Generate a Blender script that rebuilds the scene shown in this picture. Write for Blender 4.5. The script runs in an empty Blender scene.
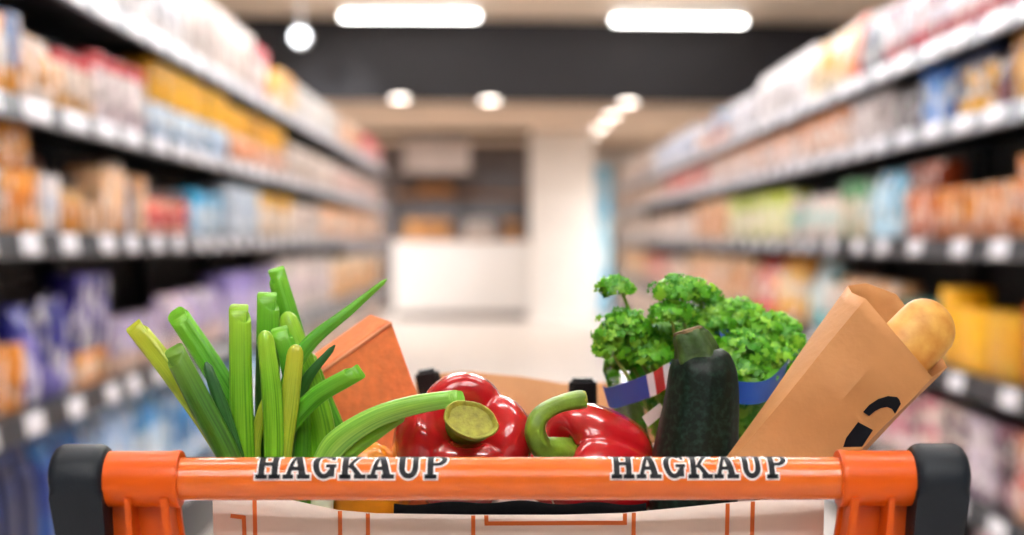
import bpy, bmesh, math, random
from math import pi, sin, cos, radians, sqrt, atan2
from mathutils import Vector, Matrix
random.seed(7)
scene = bpy.context.scene
COL = scene.collection
F = 1422.0                       # 50 mm lens on a 36 mm wide, 1024 px frame
EYE = 1.17

# ------------------------------------------------------------------ camera
cam_data = bpy.data.cameras.new('camera')
cam = bpy.data.objects.new('camera', cam_data)
COL.objects.link(cam)
cam_data.lens = 50
cam_data.sensor_width = 36
cam_data.clip_start = 0.02
cam.location = (0, 0, EYE)
cam.rotation_euler = (pi / 2 - math.atan(27.5 / F), 0, -math.atan(7 / F))
cam_data.dof.use_dof = True
cam_data.dof.focus_distance = 0.975
cam_data.dof.aperture_fstop = 3.3
scene.camera = cam
CM = Matrix.Translation(cam.location) @ cam.rotation_euler.to_matrix().to_4x4()


def at(px, py, d):
    """World point seen at pixel (px, py) of the photograph, d metres in front of the lens."""
    return CM @ Vector(((px - 512) / F * d, -(py - 267.5) / F * d, -d))


# ------------------------------------------------------------------ materials
def lin(c):
    return tuple((x / 12.92 if x <= 0.04045 else ((x + 0.055) / 1.055) ** 2.4) for x in c)


def rgb(h):
    return lin(tuple(int(h[i:i + 2], 16) / 255 for i in (0, 2, 4)))


MATS = {}


def pmat(name, col, rough=0.5, metal=0.0, coat=0.0, var=0.0, scale=40, bump=0.0, bscale=200, sss=0.0, spec=0.5):
    """Plain surface with a little procedural colour variation and bump."""
    if name in MATS:
        return MATS[name]
    m = bpy.data.materials.new(name)
    m.use_nodes = True
    nt = m.node_tree
    b = nt.nodes['Principled BSDF']
    c = rgb(col) if isinstance(col, str) else col
    b.inputs['Base Color'].default_value = (*c, 1)
    b.inputs['Roughness'].default_value = rough
    b.inputs['Metallic'].default_value = metal
    b.inputs['Coat Weight'].default_value = coat
    b.inputs['Coat Roughness'].default_value = 0.08
    b.inputs['Specular IOR Level'].default_value = spec
    if sss:
        b.inputs['Subsurface Weight'].default_value = sss
        b.inputs['Subsurface Radius'].default_value = (0.01, 0.01, 0.004)
    tc = nt.nodes.new('ShaderNodeTexCoord')
    if var:
        n = nt.nodes.new('ShaderNodeTexNoise')
        n.inputs['Scale'].default_value = scale
        n.inputs['Detail'].default_value = 4
        nt.links.new(tc.outputs['Object'], n.inputs['Vector'])
        r = nt.nodes.new('ShaderNodeValToRGB')
        r.color_ramp.elements[0].position = 0.3
        r.color_ramp.elements[1].position = 0.7
        r.color_ramp.elements[0].color = (*[x * (1 - var) for x in c], 1)
        r.color_ramp.elements[1].color = (*[min(1, x * (1 + var)) for x in c], 1)
        nt.links.new(n.outputs['Fac'], r.inputs['Fac'])
        nt.links.new(r.outputs['Color'], b.inputs['Base Color'])
    if bump:
        n2 = nt.nodes.new('ShaderNodeTexNoise')
        n2.inputs['Scale'].default_value = bscale
        n2.inputs['Detail'].default_value = 3
        nt.links.new(tc.outputs['Object'], n2.inputs['Vector'])
        bp = nt.nodes.new('ShaderNodeBump')
        bp.inputs['Strength'].default_value = bump
        bp.inputs['Distance'].default_value = 0.002
        nt.links.new(n2.outputs['Fac'], bp.inputs['Height'])
        nt.links.new(bp.outputs['Normal'], b.inputs['Normal'])
    MATS[name] = m
    return m


def emat(name, col, strength):
    m = bpy.data.materials.new(name)
    m.use_nodes = True
    b = m.node_tree.nodes['Principled BSDF']
    b.inputs['Base Color'].default_value = (*col, 1)
    b.inputs['Emission Color'].default_value = (*col, 1)
    b.inputs['Emission Strength'].default_value = strength
    return m


def package_mat(name, base, accent, pat):
    """Printed packaging: base colour, an accent band and a printed panel, from the pack's own generated coordinates."""
    m = bpy.data.materials.new(name)
    m.use_nodes = True
    nt = m.node_tree
    b = nt.nodes['Principled BSDF']
    b.inputs['Roughness'].default_value = 0.45
    tc = nt.nodes.new('ShaderNodeTexCoord')
    sp = nt.nodes.new('ShaderNodeSeparateXYZ')
    nt.links.new(tc.outputs['Generated'], sp.inputs[0])

    def step(sock, lo, hi):
        a = nt.nodes.new('ShaderNodeMath'); a.operation = 'GREATER_THAN'; a.inputs[1].default_value = lo
        c = nt.nodes.new('ShaderNodeMath'); c.operation = 'LESS_THAN'; c.inputs[1].default_value = hi
        p = nt.nodes.new('ShaderNodeMath'); p.operation = 'MULTIPLY'
        nt.links.new(sock, a.inputs[0]); nt.links.new(sock, c.inputs[0])
        nt.links.new(a.outputs[0], p.inputs[0]); nt.links.new(c.outputs[0], p.inputs[1])
        return p.outputs[0]

    def mul(a, c):
        p = nt.nodes.new('ShaderNodeMath'); p.operation = 'MULTIPLY'
        nt.links.new(a, p.inputs[0]); nt.links.new(c, p.inputs[1])
        return p.outputs[0]

    def mix(fac, a, c):
        x = nt.nodes.new('ShaderNodeMix'); x.data_type = 'RGBA'
        nt.links.new(fac, x.inputs[0])
        for s, v in ((6, a), (7, c)):
            if isinstance(v, tuple):
                x.inputs[s].default_value = (*v, 1)
            else:
                nt.links.new(v, x.inputs[s])
        return x.outputs[2]
    Z, X, Y = sp.outputs['Z'], sp.outputs['X'], sp.outputs['Y']
    lohi = {'top': (0.68, 2), 'bottom': (-1, 0.36), 'mid': (0.3, 0.66), 'panel': (0.25, 0.75), 'plain': (0.86, 0.93)}[pat]
    f = step(Z, *lohi)
    if pat == 'panel':
        f = mul(f, step(Y, 0.2, 0.8))
    col = mix(f, rgb(base), rgb(accent))
    oi = nt.nodes.new('ShaderNodeObjectInfo')
    off = nt.nodes.new('ShaderNodeVectorMath'); off.operation = 'ADD'
    nt.links.new(tc.outputs['Generated'], off.inputs[0])
    nt.links.new(oi.outputs['Random'], off.inputs[1])
    v = nt.nodes.new('ShaderNodeTexVoronoi')
    v.distance = 'CHEBYCHEV'
    v.inputs['Scale'].default_value = 4.2
    nt.links.new(off.outputs[0], v.inputs['Vector'])
    cs = nt.nodes.new('ShaderNodeSeparateColor')
    nt.links.new(v.outputs['Color'], cs.inputs[0])
    light = step(cs.outputs[0], 0.80, 2)
    dark = step(cs.outputs[1], 0.80, 2)
    acc = step(cs.outputs[2], 0.74, 2)
    amt = nt.nodes.new('ShaderNodeMath'); amt.operation = 'MULTIPLY'; amt.inputs[1].default_value = 0.0 if pat == 'plain' else 0.75
    nt.links.new(light, amt.inputs[0])
    amd = nt.nodes.new('ShaderNodeMath'); amd.operation = 'MULTIPLY'; amd.inputs[1].default_value = 0.15 if pat == 'plain' else 0.6
    nt.links.new(dark, amd.inputs[0])
    col = mix(acc, col, rgb(accent))
    col = mix(amd.outputs[0], col, tuple(x * 0.16 for x in rgb(accent)))
    col = mix(amt.outputs[0], col, rgb('f4f1ee'))
    mr = nt.nodes.new('ShaderNodeMapRange')
    mr.inputs['To Min'].default_value = 0.68
    mr.inputs['To Max'].default_value = 1.10
    hs_sat = 1.25
    nt.links.new(oi.outputs['Random'], mr.inputs['Value'])
    hs = nt.nodes.new('ShaderNodeHueSaturation')
    hs.inputs['Saturation'].default_value = hs_sat
    nt.links.new(mr.outputs[0], hs.inputs['Value'])
    nt.links.new(col, hs.inputs['Color'])
    nt.links.new(hs.outputs[0], b.inputs['Base Color'])
    return m


# ------------------------------------------------------------------ mesh helpers
def link(name, bm, mats, parent=None, smooth=40, loc=None):
    me = bpy.data.meshes.new(name)
    bmesh.ops.recalc_face_normals(bm, faces=bm.faces) if smooth is not False else None
    bm.to_mesh(me)
    bm.free()
    for m in (mats if isinstance(mats, (list, tuple)) else [mats]):
        me.materials.append(m)
    if smooth:
        me.shade_smooth()
        me.set_sharp_from_angle(angle=radians(smooth))
    o = bpy.data.objects.new(name, me)
    COL.objects.link(o)
    if parent is not None:
        o.parent = parent
        o.matrix_parent_inverse = parent_inv(parent)
    if loc is not None:
        o.location = loc
    return o


def parent_inv(p):
    m = Matrix.LocRotScale(p.location, p.rotation_euler, p.scale)
    if p.parent is not None:
        m = Matrix.LocRotScale(p.parent.location, p.parent.rotation_euler, p.parent.scale) @ p.matrix_parent_inverse @ m \
            if p.parent.parent is None else m
    return m.inverted()


def tag(o, label=None, cat=None, group=None, kind=None):
    for k, v in (('label', label), ('category', cat), ('group', group), ('kind', kind)):
        if v:
            o[k] = v
    return o


def empty(name, loc=(0, 0, 0), label=None, cat=None, group=None):
    o = bpy.data.objects.new(name, None)
    COL.objects.link(o)
    o.location = loc
    o.empty_display_size = 0.05
    return tag(o, label, cat, group)


def box(bm, lo, hi, bevel=0.0, mi=0, M=None, segs=2):
    t = bmesh.new()
    c = [(a + b) / 2 for a, b in zip(lo, hi)]
    s = [abs(b - a) for a, b in zip(lo, hi)]
    bmesh.ops.create_cube(t, size=1, matrix=Matrix.Translation(c) @ Matrix.Diagonal((*s, 1)))
    if bevel:
        bmesh.ops.bevel(t, geom=t.edges[:], offset=min(bevel, min(s) * 0.45), segments=segs, profile=0.5, affect='EDGES')
    for f in t.faces:
        f.material_index = mi
    merge(bm, t, M)


def merge(bm, t, M=None):
    if M is not None:
        bmesh.ops.transform(t, matrix=M, verts=t.verts)
    vm = {v: bm.verts.new(v.co) for v in t.verts}
    for f in t.faces:
        try:
            g = bm.faces.new([vm[v] for v in f.verts])
            g.material_index = f.material_index
        except ValueError:
            pass
    t.free()


def catmull(pts, n):
    pts = [Vector(p) for p in pts]
    P = [pts[0] * 2 - pts[1]] + pts + [pts[-1] * 2 - pts[-2]]
    out = []
    for i in range(1, len(P) - 2):
        for k in range(n):
            t = k / n
            a, b, c, d = P[i - 1], P[i], P[i + 1], P[i + 2]
            out.append(0.5 * ((2 * b) + (c - a) * t + (2 * a - 5 * b + 4 * c - d) * t * t + (3 * b - a - 3 * c + d) * t ** 3))
    out.append(pts[-1])
    return out


def tube(bm, pts, rad, segs=12, flat=1.0, flat_dir=None, caps=True, mi=0, uv=False, ridge=None, vs=None):
    """Sweep an (elliptic) ring along pts; rad is a number or one per point."""
    pts = [Vector(p) for p in pts]
    n = len(pts)
    rads = rad if isinstance(rad, (list, tuple)) else [rad] * n
    rings = []
    ref = Vector(flat_dir) if flat_dir is not None else Vector((0, 1, 0.001))
    uvl = bm.loops.layers.uv.verify() if uv else None
    for i, p in enumerate(pts):
        t = (pts[min(i + 1, n - 1)] - pts[max(i - 1, 0)])
        if t.length < 1e-9:
            t = Vector((0, 0, 1))
        t.normalize()
        r0 = ref if abs(ref.dot(t)) < 0.95 else Vector((1, 0, 0))
        a = (r0 - t * r0.dot(t)).normalized()
        b = t.cross(a)
        ring = []
        for k in range(segs):
            th = 2 * pi * k / segs
            m = ridge(th) if ridge else 1
            ring.append(bm.verts.new(p + (a * (cos(th) * flat) + b * sin(th)) * rads[i] * m))
        rings.append(ring)
    for i in range(n - 1):
        for k in range(segs):
            f = bm.faces.new((rings[i][k], rings[i][(k + 1) % segs], rings[i + 1][(k + 1) % segs], rings[i + 1][k]))
            f.material_index = mi
            if uv:
                for l, (uu, vv) in zip(f.loops, ((k, i), (k + 1, i), (k + 1, i + 1), (k, i + 1))):
                    l[uvl].uv = (uu / segs, (vs[vv] if vs else vv / (n - 1)))
    if caps:
        for r in (rings[0][::-1], rings[-1]):
            f = bm.faces.new(r)
            f.material_index = mi
    return rings


def lathe(bm, prof, segs=20, M=None, mi=0, ridge=None, close=True):
    t = bmesh.new()
    rings = []
    for (r, z) in prof:
        rings.append([t.verts.new((r * (ridge(2 * pi * k / segs, z) if ridge else 1) * cos(2 * pi * k / segs),
                                   r * (ridge(2 * pi * k / segs, z) if ridge else 1) * sin(2 * pi * k / segs), z)) for k in range(segs)])
    for i in range(len(prof) - 1):
        for k in range(segs):
            t.faces.new((rings[i][k], rings[i][(k + 1) % segs], rings[i + 1][(k + 1) % segs], rings[i + 1][k])).material_index = mi
    if close:
        t.faces.new(rings[0][::-1]).material_index = mi
        t.faces.new(rings[-1]).material_index = mi
    merge(bm, t, M)


def prism(bm, poly, x0, x1, bevel=0, mi=0):
    """Extrude a (y, z) outline along x."""
    t = bmesh.new()
    a = [t.verts.new((x0, y, z)) for y, z in poly]
    b = [t.verts.new((x1, y, z)) for y, z in poly]
    n = len(poly)
    fa = t.faces.new(a)
    fb = t.faces.new(b[::-1])
    for k in range(n):
        t.faces.new((a[k], b[k], b[(k + 1) % n], a[(k + 1) % n]))
    if bevel:
        es = [e for e in t.edges if (e.verts[0] in a) == (e.verts[1] in a)]
        bmesh.ops.bevel(t, geom=es, offset=bevel, segments=4, profile=0.5, affect='EDGES', clamp_overlap=True)
    for f in t.faces:
        f.material_index = mi
    merge(bm, t)


def interp(tab, x):
    if x <= tab[0][0]:
        return tab[0][1]
    for (a, b), (c, d) in zip(tab, tab[1:]):
        if x <= c:
            return b + (d - b) * (x - a) / (c - a)
    return tab[-1][1]


def copy_tree(o):
    """A copy of a thing and of its parts and sub-parts."""
    c = o.copy()
    COL.objects.link(c)
    for ch in o.children:
        k = ch.copy()
        COL.objects.link(k)
        k.parent = c
        k.matrix_parent_inverse = ch.matrix_parent_inverse.copy()
        for g in ch.children:
            q = g.copy()
            COL.objects.link(q)
            q.parent = k
            q.matrix_parent_inverse = g.matrix_parent_inverse.copy()
    return c


# ================================================================== THE SETTING
def structure(name, bm, mats, smooth=False):
    o = link(name, bm, mats, smooth=smooth)
    o['kind'] = 'structure'
    return o


def slab(name, lo, hi, m, bevel=0):
    bm = bmesh.new()
    box(bm, lo, hi, bevel)
    return structure(name, bm, m)


def floor_mat():
    m = bpy.data.materials.new('pale_floor_tiles')
    m.use_nodes = True
    nt = m.node_tree
    b = nt.nodes['Principled BSDF']
    tc = nt.nodes.new('ShaderNodeTexCoord')
    br = nt.nodes.new('ShaderNodeTexBrick')
    br.offset = 0
    br.inputs['Scale'].default_value = 1
    br.inputs['Brick Width'].default_value = 0.6
    br.inputs['Row Height'].default_value = 0.6
    br.inputs['Mortar Size'].default_value = 0.006
    br.inputs['Color1'].default_value = (*rgb('d2cac3'), 1)
    br.inputs['Color2'].default_value = (*rgb('cbc2bb'), 1)
    br.inputs['Mortar'].default_value = (*rgb('b4a597'), 1)
    nt.links.new(tc.outputs['Object'], br.inputs['Vector'])
    nt.links.new(br.outputs['Color'], b.inputs['Base Color'])
    b.inputs['Roughness'].default_value = 0.32
    return m


M_floor = floor_mat()
M_ceil = pmat('warm_ceiling_panels', 'f6e3cd', 0.8, var=0.05, scale=1.5)
M_soffit = pmat('beige_soffit', 'cdb49c', 0.8, var=0.04, scale=2)
M_dark_wall = pmat('dark_bulkhead_paint', '161215', 0.7, var=0.08, scale=2)
M_white_wall = pmat('off_white_wall', 'a8a29d', 0.8, var=0.03, scale=2)
M_column = pmat('cream_column_plaster', 'f7f3ef', 0.7, var=0.03, scale=3)

slab('floor', (-7, -5, -0.1), (7, 25.5, 0), M_floor)
CEIL = 3.64
slab('ceiling', (-7, -5, CEIL), (7, 17.6, CEIL + 0.1), M_ceil)
slab('wall_left', (-7.1, -5, 0), (-7, 25.5, CEIL), M_white_wall)
slab('wall_right', (7, -5, 0), (7.1, 25.5, CEIL), M_white_wall)
slab('wall_near', (-7, -5.1, 0), (7, -5, CEIL), pmat('dark_grey_wall', '4a4644', 0.8, var=0.03, scale=2))
SOF = 2.72
# the bulkhead runs a little askew to the aisle
bm = bmesh.new()
box(bm, (-7.6, 0, SOF), (7.6, 0.12, CEIL), 0, M=Matrix.Translation((0, 16.0, 0)) @ Matrix.Rotation(radians(4), 4, 'Z'))
structure('wall_bulkhead', bm, M_dark_wall)
bm = bmesh.new()
t = bmesh.new()
k = math.tan(radians(4))
for z in (SOF, SOF + 0.06):
    for x, y in ((-7, 16.05 - 7 * k), (7, 16.05 + 7 * k), (7, 25.5), (-7, 25.5)):
        t.verts.new((x, y, z))
t.verts.ensure_lookup_table()
for q in ((0, 1, 2, 3), (7, 6, 5, 4), (0, 4, 5, 1), (1, 5, 6, 2), (2, 6, 7, 3), (3, 7, 4, 0)):
    t.faces.new([t.verts[i] for i in q])
merge(bm, t)
structure('ceiling_soffit', bm, M_soffit)


def tiles_mat():
    m = bpy.data.materials.new('dark_glazed_wall_tiles')
    m.use_nodes = True
    nt = m.node_tree
    b = nt.nodes['Principled BSDF']
    tc = nt.nodes.new('ShaderNodeTexCoord')
    mp = nt.nodes.new('ShaderNodeMapping')
    mp.inputs['Rotation'].default_value = (radians(90), 0, 0)
    br = nt.nodes.new('ShaderNodeTexBrick')
    br.offset = 0
    br.inputs['Scale'].default_value = 1
    br.inputs['Brick Width'].default_value = 0.16
    br.inputs['Row Height'].default_value = 0.16
    br.inputs['Mortar Size'].default_value = 0.02
    br.inputs['Color1'].default_value = (*rgb('4a4145'), 1)
    br.inputs['Color2'].default_value = (*rgb('3a3236'), 1)
    br.inputs['Mortar'].default_value = (*rgb('8d837e'), 1)
    nt.links.new(tc.outputs['Object'], mp.inputs['Vector'])
    nt.links.new(mp.outputs['Vector'], br.inputs['Vector'])
    nt.links.new(br.outputs['Color'], b.inputs['Base Color'])
    b.inputs['Roughness'].default_value = 0.3
    return m


M_tiles = tiles_mat()
slab('wall_far', (-7, 25.4, 0), (7, 25.5, SOF), M_column)
slab('wall_bakery', (-7, 23.3, 0), (0.42, 23.4, SOF), M_tiles)
slab('wall_bakery_header', (-7, 20.0, 2.62), (0.36, 20.12, SOF), M_dark_wall)
cx0, cx1 = (530 - 505) / F * 20.5, (594 - 505) / F * 20.5
bm = bmesh.new()
box(bm, (cx0, 20.4, 0), (cx1, 21.3, SOF), 0.02)
box(bm, (cx0 - 0.015, 20.385, 0), (cx1 + 0.015, 21.3, 0.12), 0.01)
structure('column', bm, M_column, 30)

# ================================================================== LAMPS
E_tube = emat('white_light_tube', (0.97, 0.98, 1.0), 80)
E_near = emat('softer_white_light_tube', (0.97, 0.98, 1.0), 42)
E_far = emat('dimmer_white_light_tube', (1.0, 0.98, 0.95), 11)
E_spot = emat('warm_downlight_glow', (1.0, 0.88, 0.78), 9)
M_lamp_body = pmat('white_lamp_housing', 'e8e8e8', 0.5)


def make_linear_lamp(length):
    root = empty('linear_ceiling_lamp')
    bm = bmesh.new()
    box(bm, (-length / 2, -0.05, 0.06), (length / 2, 0.05, 0.17), 0.008)
    for s in (-1, 1):
        box(bm, (s * length / 2 - 0.01 * (s > 0), -0.045, 0), (s * length / 2 + 0.01 * (s < 0), 0.045, 0.07), 0.004)
    link('lamp_housing', bm, M_lamp_body, root)
    bm = bmesh.new()
    tube(bm, [(-length / 2 + 0.012, 0, 0.03), (length / 2 - 0.012, 0, 0.03)], 0.036, 14, 0.6, (0, 0, 1))
    link('light_tube', bm, E_tube, root)
    return root


lamp0 = make_linear_lamp(1.42)
first = True
near_mesh = [c for c in lamp0.children if c.name.startswith('light_tube')][0].data.copy()
near_mesh.materials[0] = E_near
ROWS = [12.2, 9.5, 6.8, 4.1, 1.4, -1.3, -2.4, -3.6, 14.9]  # two rearmost rows, behind the camera, are added as unseen frontal fill
for i, yy in enumerate(ROWS):
    for s in (-1, 1):
        o = lamp0 if first else copy_tree(lamp0)
        first = False
        if yy == 14.9:
            d = 14.9 if s < 0 else 15.2
            o.location = ((-94.5 if s < 0 else 173) / F * d, d, CEIL - 0.17)
            o.rotation_euler = (0, 0, radians(0.5 if s < 0 else 3))
            for ch in o.children:
                if ch.name.startswith('light_tube'):
                    ch.data = ch.data.copy()
                    ch.data.materials[0] = E_far
            tag(o, 'white linear ceiling lamp above the aisle, %s of the far pair before the dark bulkhead' % ('left' if s < 0 else 'right'),
                'ceiling lamp', 'linear lamps under the ceiling')
        else:
            o.location = (s * 0.95 + 0.12, yy, CEIL - 0.17)
            for ch in o.children:
                if ch.name.startswith('light_tube') and yy <= 1.4:
                    ch.data = near_mesh
            tag(o, 'white linear lamp of the unseen ceiling rows above the near part of the aisle', 'ceiling lamp', 'linear lamps out of view above the aisle')


def make_downlight():
    root = empty('downlight')
    bm = bmesh.new()
    lathe(bm, [(0.085, 0.0), (0.10, -0.008), (0.11, -0.004), (0.11, 0.0)], 24)
    link('trim_ring', bm, M_lamp_body, root)
    bm = bmesh.new()
    lathe(bm, [(0.084, -0.012), (0.084, -0.001)], 24)
    link('light_disc', bm, E_spot, root)
    return root


dl = make_downlight()
spots = [(400, 98, 'first downlight left of the column, over the bakery counter'),
         (490, 100, 'second downlight left of the column, close beside it'),
         (628, 102, 'nearest downlight of the row leading back right of the column'),
         (612, 115, 'second downlight of the row leading back right of the column'),
         (601, 127, 'third downlight of the row leading back right of the column'),
         (592, 135, 'farthest downlight of the row leading back right of the column')]
for i, (px, py, lab) in enumerate(spots):
    o = dl if i == 0 else copy_tree(dl)
    d = (SOF - EYE) / ((240 - py) / F)
    o.location = ((px - 505) / F * d, d, SOF - 0.001)
    ld = bpy.data.lights.new('downlight_beam', 'SPOT')
    ld.energy = 64 if i < 2 else 17
    ld.color = (1.0, 0.9, 0.8)
    ld.spot_size = radians(130)
    ld.spot_blend = 0.8
    ld.shadow_soft_size = 0.08
    lo = bpy.data.objects.new('downlight_beam', ld)
    COL.objects.link(lo)
    lo.location = (o.location.x, o.location.y, SOF - 0.04)
    tag(o, 'round warm ' + lab, 'downlight', 'downlights in the beige soffit')

for k, (x, y) in enumerate(((-3.1, 17.6), (-3.1, 19.4), (3.3, 18.4), (3.3, 20.6), (-3.4, 22.2), (-2.6, 21.4), (3.0, 19.6))):  # added unseen downlights, there only to brighten the far bakery end
    o = copy_tree(dl)
    o.location = (x, y, SOF - 0.001)
    ld = bpy.data.lights.new('downlight_beam', 'SPOT')
    ld.energy = 178
    ld.color = (1.0, 0.97, 0.95)
    ld.spot_size = radians(150)
    ld.spot_blend = 0.6
    ld.shadow_soft_size = 0.1
    lo = bpy.data.objects.new('downlight_beam', ld)
    COL.objects.link(lo)
    lo.location = (x, y, SOF - 0.04)
    tag(o, 'added unseen downlight in the far soffit, brightening the bakery end behind the shelving bays', 'downlight', 'added downlights out of view behind the shelves')

# spotlight on a stem, aimed at the dark bulkhead
root = empty('track_spotlight', (0, 0, 0), 'round white spotlight hanging beside the dark bulkhead above the left shelves', 'spotlight')
sd = 13.2
sp = at(300, 37, sd)
root.location = (sp.x, sp.y, CEIL)
aim = (at(335, 110, 16.0) - sp).normalized()
bm = bmesh.new()
tube(bm, [(sp.x, sp.y + 0.06, CEIL), (sp.x, sp.y + 0.06, sp.z + 0.09)], 0.012, 10)
link('stem', bm, M_lamp_body, root)
bm = bmesh.new()
lathe(bm, [(0.02, -0.10), (0.06, -0.10), (0.075, -0.07), (0.078, 0.075), (0.068, 0.078), (0.066, 0.05)], 22, Matrix.Translation(sp + Vector((0, 0.06, 0))) @ Matrix.Rotation(pi / 2, 4, 'X'), close=True)
link('lamp_head', bm, M_lamp_body, root)
bm = bmesh.new()
lathe(bm, [(0.064, 0.0), (0.064, 0.012)], 22, Matrix.Translation(sp + Vector((0, -0.012, 0))) @ Matrix.Rotation(pi / 2, 4, 'X'))
link('light_disc', bm, emat('cool_spot_glow', (0.93, 0.96, 1.0), 5), root)
ld = bpy.data.lights.new('spotlight_beam', 'SPOT')
ld.energy = 500
ld.color = (0.92, 0.94, 1.0)
ld.spot_size = radians(34)
ld.spot_blend = 1.0
ld.shadow_soft_size = 0.05
lo = bpy.data.objects.new('spotlight_beam', ld)
COL.objects.link(lo)
lo.location = sp + aim * 0.16
lo.rotation_euler = aim.to_track_quat('-Z', 'Y').to_euler()

# ================================================================== SHELVING
M_shelf = pmat('charcoal_shelf_steel', '14171c', 0.45, var=0.1, scale=5)
M_back = pmat('black_shelf_back', '07080b', 0.6)
M_rail = pmat('slate_price_rail', '191f28', 0.4, var=0.1, scale=6)
M_rail_white = pmat('pale_price_rail', '6c717d', 0.35)


def ticket_mat():
    m = bpy.data.materials.new('printed_price_ticket')
    m.use_nodes = True
    nt = m.node_tree
    b = nt.nodes['Principled BSDF']
    tc = nt.nodes.new('ShaderNodeTexCoord')
    w = nt.nodes.new('ShaderNodeTexNoise')
    w.inputs['Scale'].default_value = 90
    mp = nt.nodes.new('ShaderNodeMapping')
    mp.inputs['Scale'].default_value = (1, 1, 2.2)
    nt.links.new(tc.outputs['Object'], mp.inputs['Vector'])
    nt.links.new(mp.outputs['Vector'], w.inputs['Vector'])
    r = nt.nodes.new('ShaderNodeValToRGB')
    r.color_ramp.elements[0].position = 0.36
    r.color_ramp.elements[0].color = (*rgb('6d7080'), 1)
    r.color_ramp.elements[1].position = 0.42
    r.color_ramp.elements[1].color = (*rgb('f1f0f6'), 1)
    nt.links.new(w.outputs['Fac'], r.inputs['Fac'])
    nt.links.new(r.outputs['Color'], b.inputs['Base Color'])
    b.inputs['Roughness'].default_value = 0.4
    return m


M_ticket = ticket_mat()
XL, XR = -1.15, 1.40
Z_L = [1.86, 1.515, 1.19, 0.753, 0.30]
Z_R = [1.82, 1.555, 1.175, 0.76, 0.38, 0.12]
DEPTH = 0.46
BAY = 1.25


def make_bay(side, zs, tags, white):
    """One shelving unit, local origin at the floor under the middle of its front edge; +y runs along the aisle."""
    s = -1 if side == 'L' else 1           # goods lie towards s in x
    root = empty('shelf_bay')
    h = 2.16 if side == 'L' else 2.12
    bm = bmesh.new()
    box(bm, (s * (DEPTH - 0.02), -BAY / 2 + 0.002, 0.0), (s * DEPTH, BAY / 2 - 0.002, zs[0] + 0.1), 0)
    link('back_panel', bm, M_back, root)
    for e in (-1, 1):
        bm = bmesh.new()
        y = e * (BAY / 2 - 0.016)
        box(bm, (s * (DEPTH - 0.08), y - 0.012, 0), (s * (DEPTH - 0.022), y + 0.012, zs[0] + 0.12), 0.002)
        link('upright', bm, M_shelf, root)
    bm = bmesh.new()
    box(bm, (s * 0.03, -BAY / 2 + 0.003, 0.0), (s * (DEPTH - 0.03), BAY / 2 - 0.003, zs[-1] - 0.07), 0.003)
    link('plinth', bm, M_shelf, root)
    tick = None
    for r, z in enumerate(zs):
        bm = bmesh.new()
        box(bm, (s * 0.012, -BAY / 2 + 0.003, z - 0.028), (s * (DEPTH - 0.085), BAY / 2 - 0.003, z), 0.003)
        sh = link('shelf', bm, M_shelf, root)
        bm = bmesh.new()
        prof = [(s * 0.012, z), (s * 0.004, z), (s * -0.006, z - 0.058), (s * 0.0, z - 0.064), (s * 0.012, z - 0.06)]
        t = bmesh.new()
        a = [t.verts.new((x, -BAY / 2 + 0.003, zz)) for x, zz in prof]
        b = [t.verts.new((x, BAY / 2 - 0.003, zz)) for x, zz in prof]
        t.faces.new(a); t.faces.new(b[::-1])
        for k in range(5):
            t.faces.new((a[k], a[(k + 1) % 5], b[(k + 1) % 5], b[k]))
        merge(bm, t)
        link('price_rail', bm, M_rail_white if r in white else M_rail, sh)
        w = tags[r][0]
        for y in tags[r][1]:
            bm = bmesh.new()
            box(bm, (s * -0.0015, -w / 2, -0.026), (s * 0.0005, w / 2, 0.026), 0.0006)
            q = link('price_ticket', bm, M_ticket, sh)
            q.rotation_euler = (0, s * radians(-9.8 if s > 0 else -9.8) * -1, 0)
            q.location = (s * -0.004, y, z - 0.030)
    return root


def spread(n, jit=0.0):
    return [(-BAY / 2 + BAY * (k + 0.5) / n + random.uniform(-jit, jit)) for k in range(n)]


TL = [(0.20, spread(4, .03)), (0.21, spread(4, .05)), (0.14, spread(4, .06)), (0.13, spread(4, .05)), (0.13, spread(4, .04))]
TR = [(0.20, spread(4, .03)), (0.18, spread(4, .03)), (0.15, spread(3, .07)), (0.14, spread(3, .08)), (0.14, spread(3, .06)), (0.14, spread(3, .04))]
ordinal = ['nearest the trolley', 'second from the trolley', 'third from the trolley', 'fourth from the trolley', 'fifth from the trolley',
           'sixth from the trolley', 'seventh from the trolley', 'eighth from the trolley', 'ninth from the trolley', 'tenth from the trolley',
           'eleventh from the trolley', 'farthest from the trolley']
bayL = make_bay('L', Z_L, TL, {0})
bayR = make_bay('R', Z_R, TR, {0, 1})
LY0, NL = 2.40, 9
RY0, NR = 2.95, 12
for src, x, y0, n, side in ((bayL, XL, LY0, NL, 'left'), (bayR, XR, RY0, NR, 'right')):
    for k in range(n):
        o = src if k == 0 else copy_tree(src)
        o.location = (x, y0 + BAY * (k + 0.5), 0)
        tag(o, 'charcoal steel shelving bay on the %s of the aisle, %s' % (side, ordinal[k] if k < n - 1 else 'last and farthest from the trolley'),
            'shelving', 'shelving bays on the %s' % side)

# ------------------------------------------------------------------ goods on the shelves
def mesh_carton(w, h, dp):
    bm = bmesh.new()
    box(bm, (-dp / 2, -w / 2, 0), (dp / 2, w / 2, h), 0.004)
    box(bm, (-dp / 2 * 0.999, -0.0012, h), (dp / 2 * 0.999, 0.0012, h + 0.0012))     # top seam
    return bm


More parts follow.
